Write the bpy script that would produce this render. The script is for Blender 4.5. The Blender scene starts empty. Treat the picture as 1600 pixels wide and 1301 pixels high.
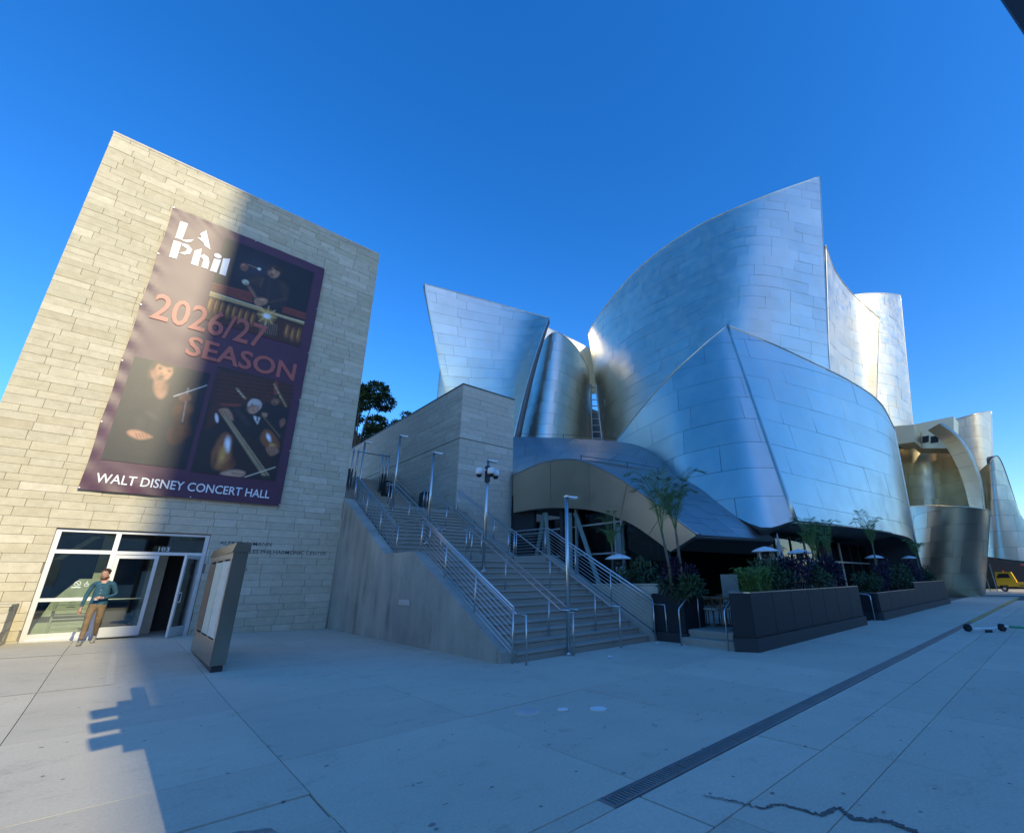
import bpy, bmesh, math, random
from mathutils import Vector, Matrix
R = math.radians
S = bpy.context.scene

# ---------------------------------------------------------------- camera
# world axes: X runs along the street, Y goes from the street into the hall, Z up; metres
cd = bpy.data.cameras.new('camera'); cam = bpy.data.objects.new('camera', cd); S.collection.objects.link(cam)
pitch, roll, yaw = 0.327724, -0.0115, 0.816688
fw = Vector((math.cos(yaw)*math.cos(pitch), math.sin(yaw)*math.cos(pitch), math.sin(pitch)))
rt = Vector((math.sin(yaw), -math.cos(yaw), 0)); up = rt.cross(fw)
r2 = rt*math.cos(roll) + up*math.sin(roll); u2 = -rt*math.sin(roll) + up*math.cos(roll)
M = Matrix((r2, u2, -fw)).transposed().to_4x4(); M.translation = (0, 0, 1.6)
cam.matrix_world = M
cd.sensor_fit = 'HORIZONTAL'; cd.sensor_width = 36; cd.lens = 701.8/1600*36
cd.shift_x = -78/1600; cd.shift_y = 14.7/1600
cd.clip_start = 0.05; cd.clip_end = 3000
S.camera = cam

# ---------------------------------------------------------------- sky, sun, exposure
SUN_EL = 29.0      # the sun stands behind the photographer, square to the facade
wd = bpy.data.worlds.new('World'); S.world = wd; wd.use_nodes = True
wn = wd.node_tree.nodes; bg = wn['Background']; sky = wn.new('ShaderNodeTexSky')
sky.sky_type = 'NISHITA'; sky.sun_disc = False
sky.sun_elevation = R(SUN_EL); sky.sun_rotation = R(180 - 1.2)
sky.altitude = 100; sky.air_density = 1.15; sky.dust_density = 0.25; sky.ozone_density = 6.0
hs = wn.new('ShaderNodeHueSaturation'); hs.inputs['Hue'].default_value = 0.509; hs.inputs['Saturation'].default_value = 1.25
wd.node_tree.links.new(sky.outputs[0], hs.inputs['Color']); wd.node_tree.links.new(hs.outputs[0], bg.inputs[0]); bg.inputs[1].default_value = 0.15
sl = bpy.data.lights.new('sun', 'SUN'); sun = bpy.data.objects.new('sun', sl); S.collection.objects.link(sun)
sl.energy = 2.5; sl.angle = R(0.36); sl.color = (1.0, 0.88, 0.56)
ld = Vector((-0.02, math.cos(R(SUN_EL)), -math.sin(R(SUN_EL))))
sun.rotation_euler = ld.to_track_quat('-Z', 'Y').to_euler(); sun.location = (0, -50, 60)
S.view_settings.view_transform = 'Standard'; S.view_settings.look = 'None'
S.view_settings.exposure = 0.92; S.view_settings.gamma = 1.0
S.cycles.max_bounces = 8; S.cycles.glossy_bounces = 4; S.cycles.transparent_max_bounces = 12
S.cycles.sample_clamp_indirect = 6.0

# ---------------------------------------------------------------- helpers
COL = S.collection
def link(o, parent=None):
    COL.objects.link(o)
    if parent is not None: o.parent = parent
    return o
def tag(o, label=None, cat=None, group=None, kind=None):
    if label: o['label'] = label
    if cat: o['category'] = cat
    if group: o['group'] = group
    if kind: o['kind'] = kind
    return o
def mesh(name, v, f, mat=None, smooth=False):
    me = bpy.data.meshes.new(name); me.from_pydata([tuple(p) for p in v], [], f)
    if mat: me.materials.append(mat)
    if smooth: me.polygons.foreach_set('use_smooth', [True]*len(me.polygons))
    me.update(); return me
def obj(name, me, parent=None, loc=None):
    o = bpy.data.objects.new(name, me); link(o, parent)
    if loc is not None: o.location = loc
    return o
def thing(name, label, cat, loc=(0, 0, 0), rz=0.0, group=None):
    o = bpy.data.objects.new(name, None); o.empty_display_size = 0.1; link(o)
    o.location = loc; o.rotation_euler = (0, 0, rz)
    return tag(o, label, cat, group)
def copy_tree(o, parent=None):
    c = o.copy(); link(c, parent)
    for ch in o.children: copy_tree(ch, c)
    return c
class MB:
    def __init__(s): s.v = []; s.f = []
    def add(s, v, f):
        n = len(s.v); s.v += [tuple(p) for p in v]; s.f += [tuple(i+n for i in q) for q in f]; return s
    def box(s, x0, x1, y0, y1, z0, z1):
        return s.add([(x0,y0,z0),(x1,y0,z0),(x1,y1,z0),(x0,y1,z0),(x0,y0,z1),(x1,y0,z1),(x1,y1,z1),(x0,y1,z1)],
            [(0,3,2,1),(4,5,6,7),(0,1,5,4),(1,2,6,5),(2,3,7,6),(3,0,4,7)])
    def bbox(s, x0, x1, y0, y1, z0, z1, b=0.01):     # box with chamfered edges
        bm = bmesh.new(); bmesh.ops.create_cube(bm, size=1)
        for q in bm.verts: q.co = Vector(((x0+x1)/2+q.co.x*(x1-x0), (y0+y1)/2+q.co.y*(y1-y0), (z0+z1)/2+q.co.z*(z1-z0)))
        bmesh.ops.bevel(bm, geom=bm.edges[:], offset=b, segments=1, affect='EDGES', profile=0.5)
        bm.verts.ensure_lookup_table(); s.add([q.co[:] for q in bm.verts], [[w.index for w in q.verts] for q in bm.faces]); bm.free(); return s
    def tube(s, pts, r, n=8, cap=True):
        P = [Vector(p) for p in pts]; rs = r if isinstance(r, (list, tuple)) else [r]*len(P)
        v = []; f = []; prev = None
        for i, p in enumerate(P):
            t = ((P[min(i+1, len(P)-1)]-p).normalized() + (p-P[max(i-1, 0)]).normalized())
            t = t.normalized() if t.length > 1e-6 else Vector((0,0,1))
            a = (Vector((0,0,1)) if abs(t.z) < 0.9 else Vector((1,0,0))) if prev is None else prev
            a = (a - t*a.dot(t)).normalized(); prev = a; b = t.cross(a)
            for k in range(n):
                w = 2*math.pi*k/n; v.append(p + (a*math.cos(w)+b*math.sin(w))*rs[i])
        for i in range(len(P)-1):
            for k in range(n): f.append((i*n+k, i*n+(k+1)%n, (i+1)*n+(k+1)%n, (i+1)*n+k))
        if cap: f.append(tuple(range(n-1, -1, -1))); f.append(tuple((len(P)-1)*n+k for k in range(n)))
        return s.add(v, f)
    def lathe(s, c, prof, n=20):      # prof: (radius, z)
        v = []; f = []
        for r, z in prof:
            for k in range(n): v.append((c[0]+r*math.cos(2*math.pi*k/n), c[1]+r*math.sin(2*math.pi*k/n), c[2]+z))
        for i in range(len(prof)-1):
            for k in range(n): f.append((i*n+k, i*n+(k+1)%n, (i+1)*n+(k+1)%n, (i+1)*n+k))
        f.append(tuple(range(n-1, -1, -1))); f.append(tuple((len(prof)-1)*n+k for k in range(n)))
        return s.add(v, f)
    def prism(s, poly, d):            # poly: 3D ring, extruded by vector d
        n = len(poly); P = [Vector(p) for p in poly]; d = Vector(d)
        return s.add(P + [p+d for p in P], [tuple(range(n-1, -1, -1)), tuple(range(n, 2*n))] + [(i, (i+1) % n, n+(i+1) % n, n+i) for i in range(n)])
    def ball(s, c, r, nu=10, nv=7):
        r = r if isinstance(r, (tuple, list)) else (r, r, r)
        v = [(c[0], c[1], c[2]-r[2])]; f = []
        for j in range(1, nv):
            a = -math.pi/2+math.pi*j/nv
            for k in range(nu): v.append((c[0]+r[0]*math.cos(a)*math.cos(2*math.pi*k/nu), c[1]+r[1]*math.cos(a)*math.sin(2*math.pi*k/nu), c[2]+r[2]*math.sin(a)))
        v.append((c[0], c[1], c[2]+r[2])); m = len(v)-1
        for k in range(nu):
            f.append((0, 1+(k+1)%nu, 1+k)); f.append((m, m-nu+k, m-nu+(k+1)%nu))
            for j in range(nv-2): f.append((1+j*nu+k, 1+j*nu+(k+1)%nu, 1+(j+1)*nu+(k+1)%nu, 1+(j+1)*nu+k))
        return s.add(v, f)
    def build(s, name, mat, parent=None, smooth=False, loc=None):
        return obj(name, mesh(name, s.v, s.f, mat, smooth), parent, loc)
def gz(x, y):       # the forecourt climbs a little towards the left of the stone building
    t = min(1, max(0, (y-8)/8)); t = t*t*(3-2*t)
    return 0.029*min(9.5, max(0.0, 5.7-x))*t
def spl(pts, u):    # Catmull-Rom through pts, u in 0..1
    n = len(pts)-1; x = max(0, min(0.999999, u))*n; i = int(x); t = x-i
    P = [Vector(p) for p in pts]; p1, p2 = P[i], P[i+1]
    p0 = P[i-1] if i > 0 else p1*2-p2
    p3 = P[i+2] if i+2 <= n else p2*2-p1
    return 0.5*((2*p1)+(p2-p0)*t+(2*p0-5*p1+4*p2-p3)*t*t+(3*p1-p0-3*p2+p3)*t*t*t)

# ---------------------------------------------------------------- materials
def newmat(name):
    m = bpy.data.materials.new(name); m.use_nodes = True; nt = m.node_tree
    return m, nt, nt.nodes['Principled BSDF']
def setp(b, **k):
    for n, v in k.items():
        s = b.inputs[n.replace('_', ' ')]; s.default_value = v
def rnd_node(nt):   # one number per piece, whether it is an object or an island of a joined mesh
    oi = nt.nodes.new('ShaderNodeObjectInfo'); ge = nt.nodes.new('ShaderNodeNewGeometry')
    a = nt.nodes.new('ShaderNodeMath'); a.operation = 'ADD'
    nt.links.new(oi.outputs['Random'], a.inputs[0]); nt.links.new(ge.outputs['Random Per Island'], a.inputs[1])
    fr = nt.nodes.new('ShaderNodeMath'); fr.operation = 'FRACT'; nt.links.new(a.outputs[0], fr.inputs[0])
    return fr.outputs[0]
def noise(nt, scale, detail=4, rough=0.55, vec=None, stretch=None):
    n = nt.nodes.new('ShaderNodeTexNoise'); n.inputs['Scale'].default_value = scale
    n.inputs['Detail'].default_value = detail; n.inputs['Roughness'].default_value = rough
    ge = nt.nodes.new('ShaderNodeNewGeometry'); out = ge.outputs['Position']
    if stretch:
        mp = nt.nodes.new('ShaderNodeMapping'); mp.inputs['Scale'].default_value = stretch
        nt.links.new(out, mp.inputs['Vector']); out = mp.outputs[0]
    nt.links.new(out, n.inputs['Vector']); return n.outputs['Fac']
def ramp(nt, fac, stops):
    r = nt.nodes.new('ShaderNodeValToRGB'); e = r.color_ramp.elements
    while len(e) < len(stops): e.new(0.5)
    for q, (p, c) in zip(e, stops): q.position = p; q.color = (*c, 1)
    nt.links.new(fac, r.inputs[0]); return r.outputs[0]
def mix(nt, fac, a, b, mode='MIX'):
    m = nt.nodes.new('ShaderNodeMix'); m.data_type = 'RGBA'; m.blend_type = mode
    for s, val in ((m.inputs[0], fac), (m.inputs[6], a), (m.inputs[7], b)):
        if isinstance(val, (int, float)): s.default_value = val
        elif isinstance(val, tuple): s.default_value = (*val, 1)
        else: nt.links.new(val, s)
    return m.outputs[2]
def bump(nt, b, fac, strength, dist=0.01):
    n = nt.nodes.new('ShaderNodeBump'); n.inputs['Strength'].default_value = strength; n.inputs['Distance'].default_value = dist
    nt.links.new(fac, n.inputs['Height']); nt.links.new(n.outputs[0], b.inputs['Normal'])
def plain(name, c, rough=0.6, metal=0.0, var=0.12, scale=6.0, bmp=0.0, **k):
    m, nt, b = newmat(name); setp(b, Roughness=rough, Metallic=metal, **k)
    nz = noise(nt, scale)
    nt.links.new(ramp(nt, nz, [(0.25, tuple(x*(1-var) for x in c)), (0.75, tuple(min(1, x*(1+var)) for x in c))]), b.inputs['Base Color'])
    if bmp: bump(nt, b, noise(nt, scale*8), bmp)
    return m
def stone_mat(name, cols, rough=0.8):
    m, nt, b = newmat(name); r = rnd_node(nt); setp(b, Roughness=rough)
    base = ramp(nt, r, [(i/(len(cols)-1), c) for i, c in enumerate(cols)])
    veins = ramp(nt, noise(nt, 4.5, 8, 0.7, stretch=(1, 1, 1.3)), [(0.3, (0.84, 0.82, 0.79)), (0.62, (1.06, 1.06, 1.06))])
    c = mix(nt, 0.8, base, veins, 'MULTIPLY')
    fine = ramp(nt, noise(nt, 45, 5, 0.7), [(0.3, (0.9, 0.9, 0.9)), (0.7, (1.05, 1.05, 1.05))])
    nt.links.new(mix(nt, 1.0, c, fine, 'MULTIPLY'), b.inputs['Base Color'])
    bump(nt, b, noise(nt, 22, 6, 0.6), 0.5, 0.012)
    return m
def concrete_mat(name, c, streak=False, var=0.09, stains=True):
    m, nt, b = newmat(name); setp(b, Roughness=0.85); b.inputs['Specular IOR Level'].default_value = 0.35
    big = ramp(nt, noise(nt, 0.45, 6, 0.62), [(0.3, tuple(x*(1-var) for x in c)), (0.7, tuple(x*(1+var*.6) for x in c))])
    fine = ramp(nt, noise(nt, 38, 8, 0.8), [(0.3, (0.80, 0.80, 0.80)), (0.7, (1.10, 1.10, 1.10))])
    out = mix(nt, 1.0, big, fine, 'MULTIPLY')
    r = rnd_node(nt); out = mix(nt, 1.0, out, ramp(nt, r, [(0, (0.93, 0.93, 0.93)), (1, (1.04, 1.04, 1.03))]), 'MULTIPLY')
    if streak:
        sx = noise(nt, 0.8, 7, 0.62, stretch=(1.3, 1.3, 0.26)); out = mix(nt, 0.9, out, ramp(nt, sx, [(0.33, (0.42, 0.40, 0.38)), (0.44, (0.88, 0.88, 0.88)), (0.53, (1, 1, 1)), (0.68, (1.2, 1.18, 1.13))]), 'MULTIPLY')
        bl = noise(nt, 0.7, 5, 0.6); out = mix(nt, 1.0, out, ramp(nt, bl, [(0.3, (0.82, 0.82, 0.82)), (0.7, (1.1, 1.1, 1.1))]), 'MULTIPLY')
    elif stains:
        sx = noise(nt, 2.3, 10, 0.82, stretch=(0.8, 1.2, 1)); out = mix(nt, 0.9, out, ramp(nt, sx, [(0.33, (0.72, 0.72, 0.72)), (0.45, (0.98, 0.98, 0.98)), (0.6, (1, 1, 1)), (0.70, (1.10, 1.10, 1.08))]), 'MULTIPLY')
        vo = nt.nodes.new('ShaderNodeTexVoronoi'); vo.voronoi_dimensions = '2D'; vo.inputs['Scale'].default_value = 1.05; ge = nt.nodes.new('ShaderNodeNewGeometry')
        mp = nt.nodes.new('ShaderNodeMapping'); nt.links.new(ge.outputs['Position'], mp.inputs[0]); nt.links.new(mp.outputs[0], vo.inputs['Vector'])
        out = mix(nt, 1.0, out, ramp(nt, vo.outputs['Distance'], [(0.010, (0.38, 0.38, 0.39)), (0.020, (1, 1, 1))]), 'MULTIPLY')   # trodden gum spots
    nt.links.new(out, b.inputs['Base Color']); bump(nt, b, noise(nt, 60, 5, 0.7), 0.25, 0.004)
    return m
def steel_mat(name, c0, c1, rough=0.3, tint=None, aniso=0.0):
    m, nt, b = newmat(name); setp(b, Metallic=1.0)
    r = rnd_node(nt); col = ramp(nt, r, [(0, c0), (1, c1)])
    dirt = ramp(nt, noise(nt, 0.35, 5, 0.6), [(0.3, (0.9, 0.9, 0.9)), (0.7, (1.03, 1.03, 1.03))])
    nt.links.new(mix(nt, 1.0, col, dirt, 'MULTIPLY'), b.inputs['Base Color'])
    rr = nt.nodes.new('ShaderNodeMapRange'); rr.inputs[1].default_value = 0.3; rr.inputs[2].default_value = 0.7
    rr.inputs[3].default_value = rough*0.85; rr.inputs[4].default_value = rough*1.2
    nt.links.new(noise(nt, 1.3, 4), rr.inputs[0]); nt.links.new(rr.outputs[0], b.inputs['Roughness'])
    bump(nt, b, noise(nt, 0.6, 2, 0.4), 0.05, 0.05)
    return m
MAT = {}
MAT['stone'] = stone_mat('limestone', [(0.51,0.445,0.315), (0.56,0.50,0.36), (0.53,0.475,0.35), (0.60,0.535,0.40), (0.55,0.485,0.345), (0.65,0.585,0.45)])
MAT['stone_grey'] = stone_mat('grey_limestone', [(0.56,0.49,0.39), (0.61,0.54,0.44), (0.58,0.51,0.41), (0.67,0.60,0.49)])
MAT['joint'] = plain('joint_mortar', (0.23,0.20,0.155), 0.9)
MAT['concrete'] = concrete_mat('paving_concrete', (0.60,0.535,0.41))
MAT['concrete_pale'] = concrete_mat('strip_concrete', (0.63,0.56,0.435))
MAT['cast'] = concrete_mat('cast_concrete', (0.46,0.415,0.34), streak=True)
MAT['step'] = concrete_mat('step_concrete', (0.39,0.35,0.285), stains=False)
MAT['asphalt'] = concrete_mat('asphalt', (0.07,0.07,0.07))
MAT['groundbase'] = plain('joint_dirt', (0.13,0.12,0.105), 0.95)
MAT['steel'] = steel_mat('brushed_steel', (0.80,0.725,0.585), (0.86,0.785,0.64), 0.38)
MAT['steel_bright'] = steel_mat('bright_brushed_steel', (0.58,0.555,0.51), (0.66,0.635,0.585), 0.45)
MAT['steel_blue'] = steel_mat('smooth_steel', (0.76,0.695,0.585), (0.80,0.735,0.62), 0.34)
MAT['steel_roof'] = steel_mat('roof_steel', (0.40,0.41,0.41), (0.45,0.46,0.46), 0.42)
MAT['steel_reflect_tint'] = steel_mat('reflection_tinted_steel', (0.70,0.60,0.42), (0.80,0.69,0.50), 0.40)  # warm tint painted in for reflections of the sunlit surroundings
MAT['fascia'] = steel_mat('bronze_steel', (0.58,0.49,0.38), (0.62,0.53,0.41), 0.36)
MAT['seam'] = plain('dark_seam_metal', (0.17,0.17,0.17), 0.6, 0.6)  # dark backing metal behind the panel gaps
MAT['rail'] = plain('rail_steel', (0.60,0.585,0.56), 0.28, 1.0, 0.05)
MAT['kiosk'] = plain('kiosk_steel', (0.36,0.32,0.26), 0.26, 1.0, 0.12, 2.0)
MAT['black'] = plain('black_paint', (0.012,0.012,0.014), 0.5)
MAT['darkmetal'] = plain('dark_metal', (0.05,0.052,0.055), 0.45, 0.5)
MAT['white'] = plain('white_paint', (0.78,0.77,0.74), 0.45, 0.0, 0.04)
MAT['alu'] = plain('anodised_frame', (0.72,0.71,0.69), 0.4, 0.6, 0.05)
MAT['interior'] = plain('interior_plaster', (0.42,0.42,0.38), 0.8)
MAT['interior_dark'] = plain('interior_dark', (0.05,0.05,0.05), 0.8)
MAT['mint'] = plain('interior_parapet', (0.80,0.81,0.74), 0.7)
MAT['grate'] = plain('drain_grate', (0.22,0.22,0.21), 0.5, 0.3)
MAT['planter'] = plain('planter_metal', (0.020,0.021,0.024), 0.55, 0.0, 0.10, 1.5, Specular_IOR_Level=0.3)
MAT['plinth'] = plain('planter_plinth', (0.028,0.029,0.032), 0.6)
MAT['greencol'] = plain('painted_column', (0.20,0.26,0.22), 0.5)
MAT['wood'] = plain('chair_wood', (0.22,0.10,0.045), 0.5, 0, 0.3, 12)
MAT['yellow'] = plain('yellow_paint', (0.85,0.50,0.02), 0.4, 0, 0.06)
MAT['red'] = plain('red_canvas', (0.55,0.05,0.03), 0.8)
MAT['green'] = plain('green_paint', (0.05,0.42,0.20), 0.4)
MAT['rubber'] = plain('rubber', (0.015,0.015,0.016), 0.8)
MAT['soil'] = plain('soil', (0.04,0.028,0.018), 0.95)
MAT['yellowline'] = plain('worn_yellow_line', (0.55,0.36,0.08), 0.8, 0, 0.25, 5)
def glass_mat(name, tint, refl=0.18, rough=0.02):
    m = bpy.data.materials.new(name); m.use_nodes = True; nt = m.node_tree; nt.nodes.clear()
    o = nt.nodes.new('ShaderNodeOutputMaterial'); g = nt.nodes.new('ShaderNodeBsdfGlossy'); t = nt.nodes.new('ShaderNodeBsdfTransparent')
    g.inputs['Roughness'].default_value = rough; t.inputs[0].default_value = (*tint, 1)
    fr = nt.nodes.new('ShaderNodeFresnel'); fr.inputs[0].default_value = 1.5
    a = nt.nodes.new('ShaderNodeMath'); a.operation = 'ADD'; a.use_clamp = True; a.inputs[1].default_value = refl
    nt.links.new(fr.outputs[0], a.inputs[0]); mx = nt.nodes.new('ShaderNodeMixShader')
    nt.links.new(a.outputs[0], mx.inputs[0]); nt.links.new(t.outputs[0], mx.inputs[1]); nt.links.new(g.outputs[0], mx.inputs[2])
    nt.links.new(mx.outputs[0], o.inputs[0]); return m
MAT['glass'] = glass_mat('door_glass', (0.82,0.87,0.82), 0.12)
MAT['glass_dark'] = glass_mat('tinted_glass', (0.42,0.52,0.50), 0.05)
def leaf_mat(name, c0, c1, c2):
    m, nt, b = newmat(name); r = rnd_node(nt)
    nt.links.new(ramp(nt, r, [(0, c0), (0.5, c1), (1, c2)]), b.inputs['Base Color']); setp(b, Roughness=0.55)
    return m
MAT['leaf'] = leaf_mat('tree_leaf', (0.025,0.05,0.018), (0.04,0.08,0.025), (0.07,0.11,0.035))
MAT['palm'] = leaf_mat('palm_leaf', (0.07,0.13,0.03), (0.10,0.18,0.04), (0.14,0.22,0.06))
MAT['fern'] = leaf_mat('fern_leaf', (0.10,0.18,0.03), (0.15,0.26,0.045), (0.21,0.32,0.07))
MAT['purple'] = leaf_mat('purple_leaf', (0.018,0.008,0.022), (0.03,0.012,0.035), (0.05,0.02,0.05))
MAT['bark'] = plain('bark', (0.16,0.13,0.09), 0.9, 0, 0.3, 10, 0.4)

# ================================================================= the setting
rng = random.Random(7)
g = MB(); g.add([(-900,-900,-0.09),(1500,-900,-0.09),(1500,900,-0.09),(-900,900,-0.09)], [(0,1,2,3)])
tag(g.build('ground', MAT['concrete']), kind='structure')
rd = MB(); rd.add([(-700,-26,-0.075),(1200,-26,-0.075),(1200,-4.2,-0.075),(-700,-4.2,-0.075)], [(0,1,2,3)])
tag(rd.build('road', MAT['asphalt']), kind='structure')
kb = MB(); kb.box(-300, 700, -4.2, -3.95, -0.12, 0.015); tag(kb.build('kerb', MAT['concrete_pale']), kind='structure')
# forecourt paving: a bed that shows in the joints and slabs laid on it
bed = MB(); nx, ny = 40, 24
for j in range(ny+1):
    for i in range(nx+1):
        x = -12+64*i/nx; y = -3.95+22.55*j/ny; bed.v.append((x, y, gz(x, y)-0.035))
bed.f = [(j*(nx+1)+i, j*(nx+1)+i+1, (j+1)*(nx+1)+i+1, (j+1)*(nx+1)+i) for j in range(ny) for i in range(nx)]
pave = tag(bed.build('pavement', MAT['groundbase']), kind='structure')
def slab(x0, x1, y0, y1, mat, gap=0.0042, th=0.06, drop=0.0):
    m = MB(); n = 4 if y1 > 8 and x0 < 6 else 1; top = []; bot = []
    xs = [x0+gap+(x1-x0-2*gap)*i/n for i in range(n+1)]; ys = [y0+gap+(y1-y0-2*gap)*i/n for i in range(n+1)]
    for y in ys:
        for x in xs: m.v.append((x, y, gz(x, y)-drop))
    k = n+1
    m.f = [(j*k+i, j*k+i+1, (j+1)*k+i+1, (j+1)*k+i) for j in range(n) for i in range(n)]
    ring = [i for i in range(k)] + [j*k+n for j in range(1, k)] + [n*k+i for i in range(n-1, -1, -1)] + [j*k for j in range(n-1, 0, -1)]
    b = len(m.v); m.v += [(m.v[i][0], m.v[i][1], m.v[i][2]-th) for i in ring]
    m.f += [(ring[i], b+i, b+(i+1) % len(ring), ring[(i+1) % len(ring)]) for i in range(len(ring))]
    return m.build('slab', mat, pave)
xj = [-0.55+2.03*k for k in range(-4, 25)]
yj = [-3.95, -2.0, -0.3, 1.5, 2.05]
for i in range(len(xj)-1):
    for j in range(len(yj)-1):
        if xj[i] > -4.5 and xj[i+1] < 44: slab(xj[i], xj[i+1], yj[j], yj[j+1], MAT['concrete'], drop=rng.uniform(0, 0.004))
    if -4 < xj[i] and xj[i+1] < 44:
        slab(xj[i]-0.2, xj[i+1]-0.2, 2.05, 2.70, MAT['concrete_pale'], 0.012, drop=rng.uniform(0.003, 0.008))
yk = [2.88, 5.5, 8.05, 11.05, 15.1, 18.55]
for i in range(len(xj)-1):
    for j in range(len(yk)-1):
        x0, x1, y0, y1 = xj[i], xj[i+1], yk[j], yk[j+1]
        if x0 < -6.7 or x1 > 50: continue
        if x0 > 5 and y0 > 8:
            if x0 < 6: slab(x0, 6.25, y0, y1, MAT['concrete'])
            continue
        if x0 > 11.5 and y0 > 5: continue
        if abs(x0-3.51) < 0.1 and y0 < 3:
            slab(x0, x1, 2.88, 4.1, MAT['concrete']); slab(x0, x1, 4.1, 5.5, MAT['concrete'], drop=0.006)
        elif abs(x0+0.55) < 0.1 and y0 < 3:
            slab(x0, x1, 2.88, 4.05, MAT['concrete']); slab(x0, 0.6, 4.05, 4.56, MAT['concrete']); slab(0.6, x1, 4.05, 4.56, MAT['concrete'], 0.012, drop=0.008); slab(x0, x1, 4.56, 5.5, MAT['concrete'])
        else: slab(x0, x1, y0, y1, MAT['concrete'], drop=rng.uniform(0, 0.003))
for x0, x1 in ((-4.6, 3.05),):
    for k in range(4): slab(x0+(x1-x0)*k/4, x0+(x1-x0)*(k+1)/4, 2.70, 2.88, MAT['concrete'], 0.004, drop=0.005)
# pale saw-cut lines left of the kiosk, by the entrance
def line(pts, w, mat, name, lift=0.004, parent=pave):
    m = MB(); P = [Vector(p) for p in pts]
    for i, p in enumerate(P):
        t = (P[min(i+1, len(P)-1)]-P[max(0, i-1)]).normalized(); nrm = Vector((-t.y, t.x, 0))*(w[i] if isinstance(w, list) else w)*0.5
        for q in (p-nrm, p+nrm): m.v.append((q.x, q.y, gz(q.x, q.y)+lift))
    m.f = [(2*i, 2*i+2, 2*i+3, 2*i+1) for i in range(len(P)-1)]
    return m.build(name, mat, parent)
def seg(a, b, n=8): return [tuple(a[k]+(b[k]-a[k])*i/n for k in range(2))+(0,) for i in range(n+1)]
line(seg((-6.2, 11.07), (0.26, 11.07)), 0.05, MAT['concrete_pale'], 'joint_sealant')
line(seg((-6.2, 15.1), (0.26, 15.1)), 0.05, MAT['concrete_pale'], 'joint_sealant')
line(seg((0.24, 11.1), (0.26, 15.1)), 0.10, MAT['concrete_pale'], 'joint_sealant')
wet = plain('damp_stain', (0.25,0.22,0.19), 0.7, 0, 0.35, 9)
ck = [(3.67,2.35,0.00), (3.71,2.21,0.00), (3.75,2.07,0.00), (3.78,1.94,0.00), (3.92,1.89,0.00), (3.96,1.77,0.00), (3.98,1.62,0.00), (4.18,1.56,0.00), (4.09,1.43,0.00), (4.18,1.32,0.00), (4.21,1.21,0.00), (4.14,1.03,-0.00), (4.04,0.92,0.00)]
m = MB()
rw = random.Random(3)
P = [spl(ck, i/140) for i in range(141)]
for i, p in enumerate(P):
    t = (P[min(140, i+1)]-P[max(0, i-1)]).normalized(); nn = Vector((-t.y, t.x, 0)); w = 0.006+0.022*(i/140)
    p = p+nn*rw.uniform(-.018, .018); m.v += [tuple(p-nn*w*rw.uniform(.3, 1.6)+Vector((0, 0, 0.004))), tuple(p+nn*w*rw.uniform(.3, 1.6)+Vector((0, 0, 0.004)))]
m.f = [(2*i, 2*i+2, 2*i+3, 2*i+1) for i in range(140)]
m.build('damp_crack', plain('dark_crack', (0.11,0.10,0.09), 0.8, 0, 0.4, 14), pave)
rw = random.Random(11)
def stain(name, c, rx, ry, mat, n=22, lift=0.004):
    m = MB(); ph = [rw.uniform(0, 6.3) for _ in range(3)]
    for k in range(n):
        a = 2*math.pi*k/n; r = 1+0.12*math.sin(2*a+ph[0])+0.10*math.sin(3*a+ph[1])+0.1*math.sin(5*a+ph[2]); x = c[0]+rx*r*math.cos(a); y = c[1]+ry*r*math.sin(a)
        m.v.append((x, y, gz(x, y)+lift))
    m.f = [tuple(range(n))]; return m.build(name, mat, pave)
stain('damp_patch', (0.92, 4.12), 0.22, 0.14, wet)
for k in range(60):
    x = rw.uniform(-1, 9); y = rw.choice([rw.uniform(3, 5), rw.uniform(3, 8), rw.uniform(0.5, 2)])
    stain('gum_spot', (x, y), rw.uniform(.008, .03), rw.uniform(.006, .02), wet, 9, 0.0035)
# trench drain in front of the planters
frame = MB()
frame.box(3.05, 33.05, 2.702, 2.714, -0.03, 0.002); frame.box(3.05, 33.05, 2.866, 2.878, -0.03, 0.002); frame.box(3.03, 3.05, 2.702, 2.878, -0.03, 0.002)
drain = thing('trench_drain', 'long dark slotted trench drain let into the paving', 'drain', (3.05, 2.79, 0))
o = frame.build('frame', MAT['grate'], drain, loc=(-3.05, -2.79, 0))
gm = MB(); gm.box(0.005, 0.995, -0.074, -0.060, -0.025, -0.002); gm.box(0.005, 0.995, 0.060, 0.074, -0.025, -0.002)
for k in range(26): gm.box(0.01+k*0.038, 0.03+k*0.038, -0.060, 0.060, -0.022, -0.004)
gme = mesh('grate', gm.v, gm.f, MAT['grate'])
for k in range(19): obj('grate', gme, drain, (k, 0, 0))
y2 = MB(); y2.add([(22.1,2.71,0.004),(33,2.71,0.004),(33,2.85,0.004),(22.1,2.85,0.004)], [(0,1,2,3)]); y2.build('yellow_strip', MAT['yellowline'], drain, loc=(-3.05,-2.79,0))
y3 = MB(); y3.add([(33.2,2.7,-0.02),(46,2.7,-0.02),(46,2.9,-0.02),(33.2,2.9,-0.02)], [(0,1,2,3)]); y3.v = [(a,b,0.006) for a,b,c in y3.v]; y3.build('yellow_strip', MAT['yellowline'], drain, loc=(-3.05,-2.79,0))
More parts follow.
